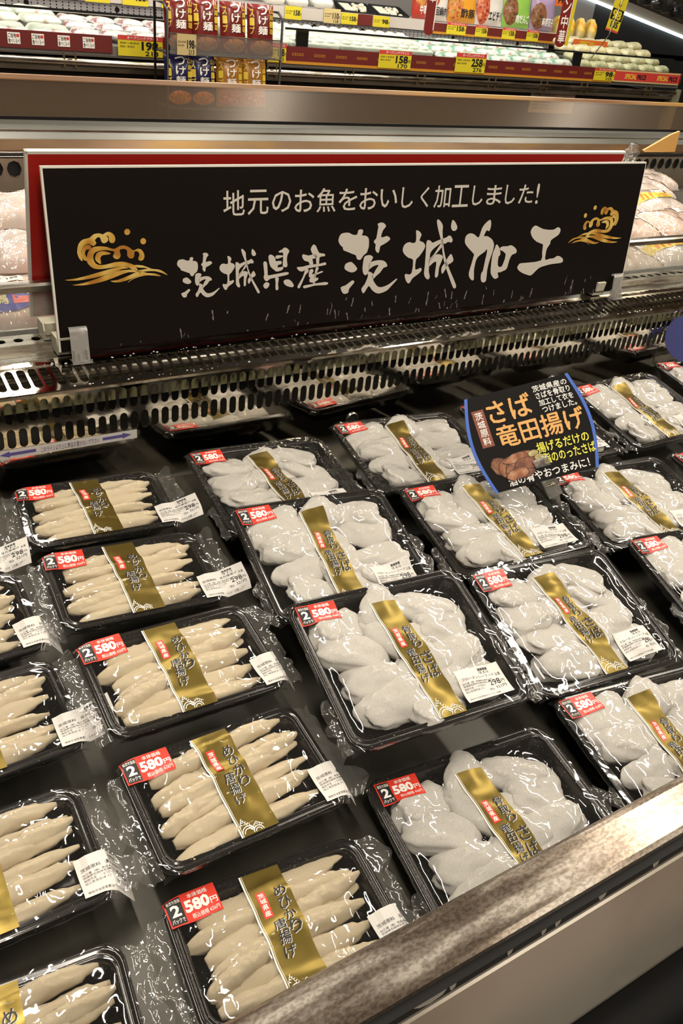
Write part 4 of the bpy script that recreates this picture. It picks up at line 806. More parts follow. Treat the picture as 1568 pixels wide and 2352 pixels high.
mb = MB(); mb.prism([(113.6, 9.25), (114.0, 9.5), (116.0, 10.7), (116.3, 10.6), (118.0, 12.0), (118.6, 13.1), (119.5, 13.1), (119.5, 6), (113.6, 6)], RX0, RX1); rpart('far_rail', mb, RAILG)
mb = MB(); mb.box(RX0, RX1, 115.9, 116.5, 10.55, 11.0); rpart('rail_groove', mb, noisy(mat('groove_brown', (.16, .12, .07), .3, .7), color_stops=[(.4, (.14, .10, .06)), (.7, (.40, .36, .27))], scale=3), label='brown groove along the rail')
mb = MB(); mb.box(RX0, RX1, 118.4, 119.4, 13.0, 13.7); rpart('glass_gasket', mb, DARK)
mb = MB(); mb.prism([(118.9, 13.5), (124.2, 21.6), (124.7, 21.4), (119.4, 13.3)], RX0, RX1); rpart('glass_riser', mb, TINTED_REFL, label='tilted glass front of the case, tinted brown with its reflection in the colour')
mb = MB(); mb.prism([(124.1, 21.3), (124.4, 22.5), (125.0, 22.6), (124.9, 21.2)], RX0, RX1); rpart('glass_edge', mb, noisy(mat('glass_edge_tan', (.55, .33, .16), .3), color_stops=[(.3, (.30, .16, .08)), (.5, (.45, .28, .15)), (.7, (.55, .32, .08))], scale=4, stretch=(.5, 1, 1)))
mb = MB(); mb.box(RX0, RX1, 119.5, 122, -Z0 + 8, 13); rpart('front_panel', mb, mat('rear_front', (.10, .08, .065), .4))
mb = MB(); mb.box(RX0, RX1, 15, 118, -Z0, -Z0 + 8); rpart('plinth', mb, BLACKM)

# poultry packs in the rear case
PINK = noisy(mat('raw_poultry', (.72, .50, .40), .5), color_stops=[(.3, (.58, .36, .27)), (.45, (.74, .53, .42)), (.6, (.80, .64, .53)), (.75, (.72, .48, .30))], scale=17, detail=4, dist=.6)
PALE = noisy(mat('pale_poultry', (.70, .58, .50), .5), color_stops=[(.3, (.56, .46, .40)), (.5, (.72, .61, .54)), (.7, (.76, .56, .40))], scale=14, detail=4, dist=.6)
BLUE, REDP, YEL, GRN = mat('print_blue', (.045, .045, .32), .4), mat('print_red', (.70, .10, .07), .4), mat('print_yellow', (.80, .58, .03), .4), mat('print_green', (.05, .30, .06), .4)
def poultry_parts(seed, deco, m):
    rs = random.Random(seed); W, D, Hh = 19.5, 15.0, 4.6
    root = thing('poultry_pack', '', 'food pack', (0, 0, 0))
    def hgt(u, v):
        a, b = abs(u)/(W/2), abs(v)/(D/2); k = max(0, 1 - max(a, b)**3.2)
        return Hh*(.18 + .82*k**.55) + .75*k*(noise.noise(Vector((u*.22, v*.22, seed*2.1))) + .5*noise.noise(Vector((u*.55, v*.55, seed))))
    mb = MB(); mb.grid(30, 24, lambda a, b: ((a - .5)*W, (b - .5)*D, hgt((a - .5)*W, (b - .5)*D)))
    e = [((k/14 - .5)*W, -D/2) for k in range(15)] + [(W/2, (k/10 - .5)*D) for k in range(1, 11)] + [((.5 - k/14)*W, D/2) for k in range(1, 15)] + [(-W/2, (.5 - k/10)*D) for k in range(1, 10)]
    mb.loops([[(u, v, 0) for u, v in e], [(u, v, hgt(u, v)) for u, v in e]], cap1=False)
    k = [part('meat', mb, m, root, True)]
    mb = MB(); mb.grid(24, 18, lambda a, b: ((a - .5)*W*1.03, (b - .5)*D*1.03, hgt((a - .5)*W, (b - .5)*D) + .12))
    k.append(part('wrap', mb, BAGF, root, True))
    hs = lambda u, v: hgt(u, v) + .1
    mb = MB(); lx, ly = rs.uniform(-1, 3), rs.uniform(-1.5, 2.5)
    drape(mb, rect2(0, 0, 5.2, 3.6), hs, .12, lx, ly, 0, 1.0)
    for t in (text('18. 8.14', 2.4, 2.8, 4.6, 3.2), text('若鶏もも肉', .4, 2.1, 4.2, 2.6), text('128', 2.6, .7, 4.4, 1.7, .02), text('製造者', .4, 1.4, 2.0, 1.8)): drape(mb, t, hs, .16, lx, ly, 1, 1.2)
    k.append(part('price_label', mb, [PAPER, INK], root))
    if deco == 'blue':
        mb = MB(); V = [(7.2*math.cos(t), 2.5*math.sin(t)) for t in np.linspace(0, 6.283, 22)[:-1]]
        drape(mb, (V, [tuple(range(21))]), hs, .14, -1, -3.6, 0, 1.0)
        drape(mb, text('若鶏', -3.8, -1.3, 2.0, 1.3, .03), hs, .2, -1, -3.6, 1, 1.0)
        for q in (-6.2, 2.8): drape(mb, rect2(q, -1.0, q + 2.6, .9), hs, .19, -1, -3.6, 2, 1.0)
        k.append(part('brand_seal', mb, [BLUE, mat('seal_cream', (.62, .56, .30), .5), REDP], root, label='blue oval seal on the wrap'))
    if deco == 'yellow':
        mb = MB(); drape(mb, rect2(-9.5, -1.9, 9.5, 2.2), hs, .14, 0, .6, 0, 1.0)
        for i, x in enumerate((-7.5, -5.6, -3.5)): drape(mb, ([(x, -1.4), (x + .7, -1.5), (x + 1.5, 1.6), (x + .5, 1.7)], [(0, 1, 2, 3)]), hs, .2, 0, .6, 1, .8)
        drape(mb, text('川昌', -1.0, -1.5, 4.0, 1.4, .02), hs, .2, 0, .6, 1, 1.0)
        k.append(part('printed_band', mb, [YEL, mat('print_orange', (.78, .16, .02), .4)], root, label='yellow printed band with orange strokes'))
    if deco == 'green':
        mb = MB(); drape(mb, ([(-2.4, -.6), (1.2, -1.0), (2.6, .3), (-1.0, .8)], [(0, 1, 2, 3)]), hs, .14, -2, 2, 0, .8); drape(mb, rect2(-1.2, -.4, .8, .4), hs, .18, -2, 2, 1, .8)
        k.append(part('seal', mb, [GRN, REDP], root, label='small green and orange seal'))
    note_kids(root, k); return root
PP = {'blue': poultry_parts(1, 'blue', PINK), 'pale': poultry_parts(2, '', PALE), 'yellow': poultry_parts(3, 'yellow', PALE), 'green': poultry_parts(4, 'green', PINK), 'pink': poultry_parts(5, '', PINK)}
pu = set(); GP = 'poultry packs in the rear case'
for kind, (x, y, z), (tx, rz), lab in [
  ('blue', (-3.5, 25.5, -2.5), (10, -2), 'pale pink poultry pack with blue oval seal by the glass divider, left of the board'),
  ('pink', (-26, 26, -2.5), (10, 2), 'pale pink poultry pack at the left photo edge, nearest the glass divider'),
  ('green', (-13.5, 48, -2.0), (8, -16), 'pink poultry pack in a slack bag, second row from the divider at the left edge'),
  ('pale', (11, 52, -2.0), (8, -6), 'whitish poultry pack just left of the red board, second row from the glass divider'),
  ('pale', (14, 84, -2.2), (10, -3), 'whitish poultry pack with curled label under the far slots, left of the board'),
  ('pink', (-8, 82, -2.2), (10, 3), 'pale poultry pack at the left photo edge under the far vent slots'),
  ('pink', (146, 23, -3.5), (6, 2), 'pink poultry pack seen through the divider glass right of the black board'),
  ('yellow', (168, 24, -3.5), (6, -2), 'poultry pack with yellow print at the right photo edge, seen through the divider glass'),
  ('pink', (124, 23, -3.5), (6, 1), 'pink poultry pack behind the right foot of the black board'),
  ('green', (171, 46, -2.4), (8, -4), 'pink poultry pack with a green seal, right of the board, second row from the divider'),
  ('pink', (149, 44, -2.4), (8, 3), 'pink poultry pack directly right of the board, second row from the divider'),
  ('pink', (194, 46, -2.4), (8, 3), 'pink poultry pack at the right photo edge, second row from the divider'),
  ('yellow', (182, 63.5, -1.2), (12, -4), 'poultry pack with a bright yellow band and orange strokes, right of the black board'),
  ('yellow', (205, 63.5, -1.2), (12, -1), 'poultry pack with a bright yellow band at the right photo edge'),
  ('green', (200, 83, -1.8), (10, 8), 'pink poultry pack with green seal in the row behind the yellow banded packs'),
  ('pale', (223, 84, -1.8), (10, -9), 'whitish poultry pack with big label under the far slots, right of the board'),
  ('pink', (222, 101, -2.8), (6, 4), 'pink poultry pack pushed against the far vent slots at right'),
  ('pale', (245, 101, -2.8), (6, -4), 'whitish poultry pack pushed against the far vent slots at the right photo edge')]:
    r = Euler((math.radians(tx), 0, math.radians(rz)))
    if kind in pu: dup(PP[kind], (x, y, z), r, lab, GP)
    else: p = PP[kind]; p.location = W3(x, y, z); p.rotation_euler = r; p['label'] = lab; p['group'] = GP; pu.add(kind)
# orange sheet and clear bag on the far rail at the right
mb = MB(); mb.add([(0, 0, -.6), (17, 0, -.6), (17, .3, 6.5), (12.5, .3, 5.2), (0, .3, -.2), (17, 1, -.6), (17, 1.2, 6.5), (12.5, 1.2, 5.2), (0, 1.2, -.2)], [(0, 1, 2, 3, 4), (8, 7, 6, 5, 8), (4, 3, 7, 8), (3, 2, 6, 7), (1, 5, 6, 2)][0:1] + [(4, 3, 7, 8), (3, 2, 6, 7), (1, 5, 6, 2), (5, 8, 7, 6)])
single('cardboard_sheet', mb, mat('orange_board', (.62, .33, .09), .6), 'orange cardboard sheet leaning on the far rail at the right photo edge', 'cardboard', (239, 101, 9.5))
rnd = random.Random(8); mb = MB(); K = 18
mb.loops([[(r*(1 + .35*noise.noise(Vector((math.cos(a)*2, math.sin(a)*2, t*.9))))*math.cos(a) + t*.35, .6*r*math.sin(a), t - 4.0 + .5*noise.noise(Vector((a, t, 3)))) for a in np.linspace(0, 2*math.pi, K + 1)[:-1]] for t, r in ((0, .6), (.8, 2.6), (1.8, 3.6), (2.8, 3.4), (3.8, 4.2), (4.8, 3.0), (5.6, 2.2), (6.4, 2.6), (7.0, 1.2))])
single('plastic_bag', mb, FLAP, 'crumpled clear plastic bag bunched on the far vent beside the orange sheet', 'plastic bag', (229, 99.5, 9.0), smooth=True)
# ---------------------------------------------------------------- wall cases across the aisle
ML = (250, 300, -Z0)
md = thing('wall_case', 'long open wall case across the aisle with maroon price rails and packed chilled food', 'display case', ML)
def mpart(name, mb, m, smooth=False, label=None):
    mb.v = [(x - ML[0], y - ML[1], z - ML[2]) for x, y, z in mb.v]
    return part(name, mb, m, md, smooth, label)
MX0, MX1 = -60.0, 434.0
MAROON = mat('rail_maroon', (.13, .012, .010), .45); GOLDB = mat('rail_gold', (.55, .24, .02), .45); WPERF = mat('white_panel', (.62, .60, .62), .5); CREAM = mat('rail_white', (.55, .50, .46), .5)
YC, RC, CC = mat('card_pale_yellow', (.66, .55, .02), .5), mat('card_red', (.60, .05, .04), .5), mat('card_cream', (.60, .48, .22), .5)
mb = MB(); mb.box(MX0, MX1, 254, 300, -Z0, 10); mpart('base', mb, BLACKM)
mb = MB(); mb.prism([(250.6, 15.5), (250.6, 19), (300, 27.5), (300, 15)], MX0, MX1); mpart('display_deck', mb, mat('deck_steel', (.3, .29, .27), .4, .6))
mb = MB(); mb.box(MX0, 92, 249.6, 250.4, 16.6, 22.6); mb.box(113, MX1, 249.6, 250.4, 17.6, 23.4); mpart('price_rail', mb, MAROON)
mb = MB(); mb.box(113, 376, 249.5, 250.4, 16.6, 17.7); mpart('rail_border', mb, GOLDB, label='golden band along the foot of the price rail')
mb = MB()
for i in range(22):
    x = 150 + i*11.3
    if x > 374: break
    for k in range(5): mb.flat(text('X' if k % 2 else 'O', x + k*1.2, 19.8, x + k*1.2 + 1.0, 21.0, .02), lambda a, b: (a, 249.5, b))
mpart('rail_print', mb, GOLDB)
mb = MB(); mb.tube([(MX0, 249, 13.0), (MX1 - 3, 249, 13.0)], 1.25, 12); mpart('bumper_tube', mb, STEEL, True)
mb = MB(); mb.box(MX0, MX1, 249.5, 254, 9.6, 11.3); mpart('bumper_beam', mb, noisy(mat('beam_brown', (.14, .11, .08), .35, .4), scale=4, color_stops=[(.3, (.10, .08, .055)), (.7, (.17, .14, .10))]))
mb = MB()
for x in (72, 160, 200, 241, 286, 322, 352, 404): mb.box(x, x + .6, 248.0, 248.6, 11, 16.5); mb.box(x + 4.4, x + 5, 248.0, 248.6, 11, 16.5); mb.box(x + 1.6, x + 3.4, 248, 249, 12, 14)
mpart('tube_bracket', mb, mat('bracket_bronze', (.16, .11, .05), .4, .6))
mb = MB(); mb.box(MX0, MX1, 251.9, 252.2, 23.2, 29.8); mpart('guard_glass', mb, GLASS)
mb = MB(); mb.box(MX0, 114, 251.7, 252.4, 29.6, 30.4); mb.box(170, MX1 - 8, 251.7, 252.4, 29.6, 30.4); mpart('guard_rail', mb, DARK, label='thin dark rail on the guard glass')
mb = MB()
for x in (176, 346): mb.box(x, x + 6, 252.4, 253.4, 21, 30)
mpart('guard_post', mb, DARK)
mb = MB(); mb.box(MX0, 362, 290, 291, 27, 31.6); mpart('perforated_panel', mb, WPERF)
mb = MB()
for i in range(150):
    x = MX0 + 40 + i*2.55
    for z in (28.2, 29.3, 30.4): mb.add([(x, 289.95, z), (x + .5, 289.95, z), (x + .5, 289.95, z + .55), (x, 289.95, z + .55)], [(0, 1, 2, 3)])
for x in (70, 108, 184, 206, 234, 257, 292, 316, 338): mb.add([(x + 1.1*math.cos(a), 289.9, 29.5 + 1.1*math.sin(a)) for a in np.linspace(0, 6.283, 11)[:-1]], [tuple(range(10))])
mpart('perforation', mb, DARK)['kind'] = 'stuff'
mb = MB(); mb.box(MX0, 275, 287.4, 288.2, 32.0, 36.8); mpart('shelf_rail', mb, CREAM)
mb = MB(); mb.box(276, 364, 287.4, 288.2, 31.0, 36.0); mpart('shelf_rail', mb, MAROON, label='maroon price rail of the upper shelf'); mb = MB(); mb.box(50, 84, 287.0, 287.3, 33, 40); mpart('shelf_rail', mb, MAROON, label='maroon patch on the white upper rail')
mb = MB(); mb.box(276, 364, 287.3, 288.2, 31.0, 32.1); mpart('rail_border', mb, GOLDB)
mb = MB(); mb.box(MX0, 364, 288.2, 330, 34.5, 36.2); mb.box(364, MX1, 288, 330, 30, 31); mpart('upper_shelf', mb, CREAM)
mb = MB(); mb.box(MX0, MX1, 331, 334, 8, 130); mpart('back_panel', mb, mat('case_back', (.20, .19, .18), .6))
mb = MB(); mb.box(MX0, MX1, 262, 334, 118, 124); mpart('canopy', mb, CREAM)
mb = MB(); mb.box(MX1 - 4, MX1, 249, 334, -Z0, 12); mb.box(MX1 - 1, MX1 + 1, 248, 251, -Z0, 15); mpart('end_panel', mb, mat('end_olive', (.20, .19, .12), .5))
for x in (40, 160, 280, 390): area_light('case_lamp', (x, 276, 116), 110, 8, 3.2, (.93, .96, 1.0))
mb = MB()
for x in (200,): mb.flat(rect2(0, 0, 1, 1), lambda a, b: (a, b, 0))
# small square tags on the maroon rail at left
GT = 'square tags on the maroon rail'
for i, x in enumerate((46, 54.5, 63.3, 73, 82.6)):
    mb = MB(); f = lambda a, b: (a, 0, b); f2 = lambda a, b: (a, -.03, b)
    mb.flat(rect2(-2.3, -1.9, 2.3, 1.9), f, 0); mb.flat(text('ご当地', -2.1, .1, .9, 1.6, .03), f2, 1); mb.flat(text('食べくらべ', -2.1, -1.7, 2.1, -.1, .03), f2, 1)
    mb.flat(([(1.5 + .6*math.cos(t), .9 + .6*math.sin(t)) for t in np.linspace(0, 6.283, 11)[:-1]], [tuple(range(10))]), f2, 2)
    single('rail_tag', mb, [WHITE_INK, INK, RC], 'small white square tag with red dot on the maroon rail, %s from the left edge' % ('first', 'second', 'third', 'fourth', 'fifth')[i], 'tag', (x, 249.5, 19.8), group=GT)
def price_tag(x0, x1, z0, z1, y, lab, big, small, head=True, base=None, tilt=0):
    """yellow shelf card with a red head, big price and small price"""
    w, h = x1 - x0, z1 - z0; mb = MB(); f = lambda a, b: (a, 0, b); f2 = lambda a, b: (a, -.04, b)
    mb.box(-w/2, w/2, .02, .14, -h/2, h/2, 0)
    mb.flat(rect2(-w/2, -h/2, w/2, h/2), lambda a, b: (a, 0, b), 0)
    if head: mb.flat(rect2(-w/2, h*.28, w/2, h/2), f2, 1); mb.flat(text('オープニングプライス', -w*.3, h*.32, w*.4, h*.46, .02), lambda a, b: (a, -.08, b), 2)
    mb.flat(text(big, .02*w, -h*.20, w*.40, h*.24, .04), f2, 3); mb.flat(text('円', w*.41, -h*.18, w*.48, h*.02, .02), f2, 3)
    if small: mb.flat(text(small, .10*w, -h*.46, w*.40, -h*.23, .02), f2, 3)
    for k in range(2): mb.flat(text('国産小麦使用', -w*.45, h*(.08 - .17*k), -w*(.04 + .1*k), h*(.18 - .17*k), 0), f2, 3)
    return single('price_tag', mb, [base or YC, RC, WHITE_INK, INK], lab, 'price tag', ((x0 + x1)/2, y, (z0 + z1)/2), group='shelf price tags')
price_tag(94.2, 112.8, 16.0, 23.3, 249.4, 'yellow price tag reading 198 left of the wire rack', '198', '213')
price_tag(161, 169.5, 17.0, 24.2, 249.2, 'yellow price tag reading 158 directly right of the wire rack', '158', '170')
price_tag(218.4, 237.0, 17.2, 24.6, 249.2, 'yellow price tag reading 158 below the white tofu packs', '158', '170')
price_tag(264, 283, 17.4, 25.8, 249.2, 'yellow price tag reading 258 below the green and white noodle packs', '258', '276')
price_tag(361, 377, 17.4, 23.4, 249.2, 'yellow price tag reading 98 left of the special price strip', '98', '105')
for i, (a, b) in enumerate(((93.5, 104), (109.5, 121), (127, 138))): price_tag(a, b, 31.8, 37.6, 287.0, 'yellow price tag on the upper shelf left of the wire rack, %s of three' % ('first', 'second', 'third')[i], '158', '', False)
price_tag(188, 197, 31.8, 37.2, 287.0, 'yellow price tag on the upper shelf just right of the wire rack', '158', '', False)
price_tag(209.3, 218.6, 31.6, 37.8, 287.0, 'cream price tag reading 110 on the white upper rail', '110', '118', False, CC)
price_tag(219.3, 228.6, 31.8, 36.6, 287.0, 'yellow price tag between the cream tag and a maroon patch', '158', '', False)
price_tag(238, 248, 31.8, 36.6, 287.0, 'yellow price tag under the mushroom trays', '98', '', False)
for i, (a, b) in enumerate(((284.5, 297.5), (304, 312.5), (323, 332.5), (341, 350))): price_tag(a, b, 31.4, 36.8, 287.0, 'yellow price tag under the standing pouches, %s from the red banner' % ('first', 'second', 'third', 'fourth')[i], '158', '')
mb = MB(); mb.box(-4.3, 4.3, 0, .2, -2.4, 2.4); single('rail_card', mb, MAROON, 'maroon blank card between two yellow tags on the white upper rail', 'tag', (233.3, 287.1, 34.3))
# special price strip
mb = MB(); f = lambda a, b: (a, 0, b); f2 = lambda a, b: (a, -.05, b)
mb.box(-27.5, 27.5, .02, .3, -3, 3, 0); mb.flat(rect2(-27.5, -2.3, 27.5, 2.3), lambda a, b: (a, -.02, b), 1)
for x in (-19, 8): mb.flat(text('SPECIAL', x, -1.3, x + 9.5, 1.3, .03), f2, 2); mb.flat(text('PRICE', x + 10.2, -1.4, x + 17.5, 1.2, .04), f2, 3)
single('price_strip', mb, [CC, RC, mat('strip_yellow', (.80, .55, .05), .5), INK], 'long red strip reading SPECIAL PRICE twice below the buns at the right', 'sign', (404.5, 249.3, 20.2))
mb = MB(); mb.box(-14, 14, .02, .3, -1.9, 1.9, 0); mb.flat(text('SPECIAL', -9, -1.2, 4, 1.2, .03), f2, 1)
single('price_strip', mb, [mat('strip_orange', (.70, .14, .02), .5), YC], 'orange red strip reading SPECIAL under the yellow noodle packs', 'sign', (391, 286, 32.6))
mb = MB(); mb.box(-9, 9, .02, .3, -3, 4, 0); mb.flat(text('PRICE', -5.5, -1.6, 7, 1.4, .03), f2, 1)
single('price_strip', mb, [bpy.data.materials['strip_orange'], INK], 'red orange sign reading PRICE at the top edge right of the long banner', 'sign', (377.5, 300, 52.5))
# hanging red banners
def banner(x, y, z0, z1, w, s, lab, strip=None, z_t=None):
    t = thing('banner', lab, 'banner', (x, y, z0), group='red shelf banners'); h = z1 - z0
    out = [(-w/2, h)] + [(-w/2, w*.4)] + [(w/2*math.cos(a), w*.4 + w*.4*math.sin(a)) for a in np.linspace(math.pi, 2*math.pi, 9)[1:-1]] + [(w/2, w*.4), (w/2, h)]
    mb = MB(); n = len(out); mb.add([(a, 0, b) for a, b in out] + [(a, .4, b) for a, b in out], [tuple(range(n)), tuple(range(n, 2*n))[::-1]] + [(i, n + i, n + (i + 1) % n, (i + 1) % n) for i in range(n)]); part('board', mb, mat('banner_red', (.19, .016, .012), .45), t)
    mb = MB(); k = 1.0
    mb.flat(rect2(w/2 - .5, w*.4, w/2, h), lambda a, b: (a, -.05, b)); mb.flat(vtext(s, -w*.33, z_t - len(s)*w*.95, w*.33, z_t, .03), lambda a, b: (a, -.06, b)); part('lettering', mb, WHITE_INK, t)
    if strip:
        mb = MB(); mb.box(w/2 + .2, w/2 + 1.9, -.3, .5, 1.0, h); part('side_strip', mb, YC, t, label='yellow strip along the banner')
    mb = MB(); mb.tube([(0, .6, h), (0, 35 if y < 250 else 20, h + 8)], .35, 8); part('arm', mb, DARK, t)
banner(242.5, 246, 32.2, 58, 5.4, '華', 'short red banner with white characters hanging above the white tofu packs', z_t=18.2)
banner(327.5, 246, 31.8, 70, 7.0, 'ン中華', 'tall red banner with white characters and yellow strip hanging left of the noodle packs', True, z_t=21.5)
# yellow price flag on a wire stick
pf = thing('price_flag', 'tall yellow price flag reading 98 and 105 on a leaning wire stick', 'price tag', (364, 247, 41), (0, math.radians(9), 0))
mb = MB(); mb.box(-4.8, 4.8, 0, .15, 0, 24, 0); f = lambda a, b: (a, -.05, b)
mb.flat(rect2(-4.5, 5.4, 4.5, 10.6), f, 1); mb.flat(text('98', -3.6, 5.6, 3.4, 10.2, .04), lambda a, b: (a, -.1, b), 0); mb.flat(text('105', -2.6, 1.9, 3.2, 5.0, .03), f, 1); mb.flat(rect2(-4.8, 0, 4.8, .9), f, 2); mb.flat(vtext('つぶあん', -1.2, 12, 1.2, 23, .02), f, 1)
part('card', mb, [YC, INK, RC], pf); mb = MB(); mb.tube([(.2, -.4, 22), (-1.5, -.5, -2), (-2.2, 6, -14)], .3, 6); part('stick', mb, STEEL, pf, True)

# ---------------------------------------------------------------- goods on the wall case
def bag_mesh(name, w, d, h, seed, m, film=True):
    mb = MB(); K = 20; L = []
    for t in np.linspace(-1, 1, 11):
        ring = []
        for a in np.linspace(0, 2*math.pi, K + 1)[:-1]:
            c, s = math.cos(a), math.sin(a); q = Vector((t*2, c, s)); k = (1 - abs(t)**5)**.5*.96 + .04
            ring.append((t*w/2 + .2*noise.noise(q*2 + Vector((seed, 0, 0))), d/2*c*(abs(c)**-.3 if abs(c) > .01 else 1)*k**.3*.8, h/2*s*k*(1 + .3*noise.noise(q*1.4 + Vector((0, seed, 0))))))
        L.append(ring)
    mb.loops(L); return to_mesh(name, mb, m, True)
def multi(name, stops, scale, rough=.25, stretch=(1, 1, 1), detail=3):
    return noisy(mat(name, stops[0][1], rough), color_stops=stops, scale=scale, detail=detail, stretch=stretch, bump=.003, bscale=60)
UDON = multi('noodle_bag', [(.3, (.40, .46, .36)), (.45, (.72, .74, .68)), (.62, (.78, .78, .74)), (.7, (.35, .12, .08))], 9)
SILV = multi('silver_bag', [(.32, (.28, .07, .07)), (.42, (.66, .62, .64)), (.6, (.80, .80, .84)), (.72, (.34, .32, .36))], 26, .15)
GREENB = multi('green_bag', [(.34, (.02, .22, .10)), (.44, (.62, .72, .66)), (.58, (.84, .86, .84)), (.70, (.36, .13, .05))], 14, .2)
BUN = multi('bun_bag', [(.3, (.55, .12, .06)), (.40, (.52, .50, .30)), (.58, (.62, .58, .38)), (.72, (.72, .60, .20))], 8, .3)
TOFU = multi('tofu_pack', [(.3, (.62, .64, .58)), (.6, (.76, .78, .72))], 7, .25)
YNOOD = multi('yellow_noodle', [(.33, (.62, .16, .02)), (.42, (.75, .52, .06)), (.6, (.78, .66, .32)), (.72, (.82, .74, .55))], 12, .3)
def goods(name, me, label_of, items, group, cat='food pack'):
    for i, (x, y, z, rz, tx) in enumerate(items):
        o = bpy.data.objects.new(name, me); COL.objects.link(o); o.location = W3(x, y, z); o.rotation_euler = (math.radians(tx), 0, math.radians(rz))
        tag(o, label_of(i), cat, group)
ORD = ['first', 'second', 'third', 'fourth', 'fifth', 'sixth', 'seventh', 'eighth', 'ninth', 'tenth', 'eleventh', 'twelfth']
def deckz(y): return 19 + (y - 250.6)*8.5/49.4
me = bag_mesh('udon_pack', 17, 11, 4.0, 1, UDON); rnd = random.Random(21)
its = [(36 + 16.5*i, 256 + 11*j, deckz(256 + 11*j) + 2.6 + (.8 if j else 0), rnd.uniform(-12, 8), 9) for j in range(3) for i in range(3)]
goods('udon_pack', me, lambda i: 'whitish green noodle pack at the left photo edge, %s row, %s from left' % (('front', 'middle', 'back')[i//3], ORD[i % 3]), its, 'noodle packs at the left')
me = bag_mesh('snack_pack', 13, 9, 3.2, 2, SILV)
its = [(84 + 12*i, 257 + 9.5*j, deckz(257 + 9.5*j) + 2.2, rnd.uniform(-25, 25), 9) for j in range(3) for i in range(4)]
goods('silver_pack', me, lambda i: 'shiny silver and red pack left of the wire rack, %s row, %s from left' % (('front', 'middle', 'back')[i//4], ORD[i % 4]), its, 'silver packs left of the wire rack')
# white tofu packs with ribbed tops
mb = MB(); mb.loops([[(x, y, z) for x, y in rr(26 - 2*i, 15 - 2*i, 1.5)] for i, z in ((.8, -2.4), (0, 2.0), (.2, 2.4), (1.2, 2.5))])
for i in range(4):
    for j in range(2): mb.loops([[(-9 + 6*i + r*math.cos(a), -3 + 6*j + r*math.sin(a)*.9, z) for a in np.linspace(0, 6.283, 13)[:-1]] for r, z in ((2.7, 2.4), (2.5, 3.2), (1.6, 3.7))])
me = to_mesh('tofu_pack', mb, TOFU, True)
its = [(160 + 26.6*i, 260 + 15.5*j, deckz(260 + 15.5*j) + 3.0, rnd.uniform(-2, 2), 10) for j in range(2) for i in range(4)]
goods('tofu_pack', me, lambda i: 'white tofu pack right of the wire rack, %s row, %s from the rack' % (('front', 'back')[i//4], ORD[i % 4]), its, 'white tofu packs')
me = bag_mesh('noodle_pack', 15.5, 10, 4.0, 3, GREENB)
its = [(266 + 15*i, 257.5 + 11*j, deckz(257 + 11*j) + 3 + .6*(i % 2), -14 + rnd.uniform(-5, 5), 10) for j in range(3) for i in range(6)]
goods('noodle_pack', me, lambda i: 'green and white noodle pack under the pouches, %s row, %s from left' % (('front', 'middle', 'back')[i//6], ORD[i % 6]), its, 'green and white noodle packs')
me = bag_mesh('bun_pack', 12.5, 8.6, 5.0, 4, BUN)
its = [(358 + 13*i + 3*j, 257.5 + 11*j, deckz(257 + 11*j) + 3.4 + 1.2*j, 6 + rnd.uniform(-8, 8), 8) for j in range(4) for i in range(6)]
goods('bun_pack', me, lambda i: 'pale green bun in a clear bag at the right end, %s row, %s from left' % (('front', 'second', 'third', 'back')[i//6], ORD[i % 6]), its, 'bagged buns at the right end')
# mushroom trays on the upper shelf
MUSH = noisy(mat('white_mushroom', (.66, .62, .48), .6), color_stops=[(.35, (.35, .31, .22)), (.5, (.70, .66, .52))], scale=60, detail=3)
for i, (x, lab) in enumerate(((224, 'black tray of pale mushrooms on the upper shelf, first right of the white packs'), (244.5, 'black tray of pale mushrooms on the upper shelf, second right of the white packs'))):
    t = thing('mushroom_tray', lab, 'food pack', (x + 8, 296, 37.6), (math.radians(16), 0, math.radians(-4)), 'mushroom trays')
    mb = MB(); mb.loops([[(a, b, z) for a, b in rr(19 - 2*k, 14 - 2*k, 1.5)] for k, z in ((1.2, -1.6), (0, 1.6), (.7, 1.7), (1.4, -.6))]); part('tray', mb, DARK, t, True)
    rs = random.Random(i); mb = MB()
    for k in range(24):
        c = (rs.uniform(-1, 6.5), rs.uniform(-4.5, 4.5), rs.uniform(.4, 1.2)); r = rs.uniform(.9, 1.5)
        mb.loops([[(c[0] + q*r*math.cos(a), c[1] + q*r*math.sin(a), c[2] + z*r) for a in np.linspace(0, 6.283, 9)[:-1]] for q, z in ((.6, -.5), (1, 0), (.75, .55), (.3, .75))])
    part('mushrooms', mb, MUSH, t, True, kind='stuff')
    mb = MB(); mb.box(-7.5, -2.0, -4.5, 4.5, 1.2, 1.5); part('label', mb, mat('label_green', (.62, .66, .50), .5), t)
me = bag_mesh('white_pack', 12, 10, 5, 6, TOFU)
goods('white_pack', me, lambda i: 'pale pack on the upper shelf left of the mushroom trays, %s from the wire rack' % ORD[i], [(186, 297, 39.5, 4, 15), (199, 297, 39.5, -4, 15), (213, 297, 39.8, 3, 15)], 'pale packs on the upper shelf')
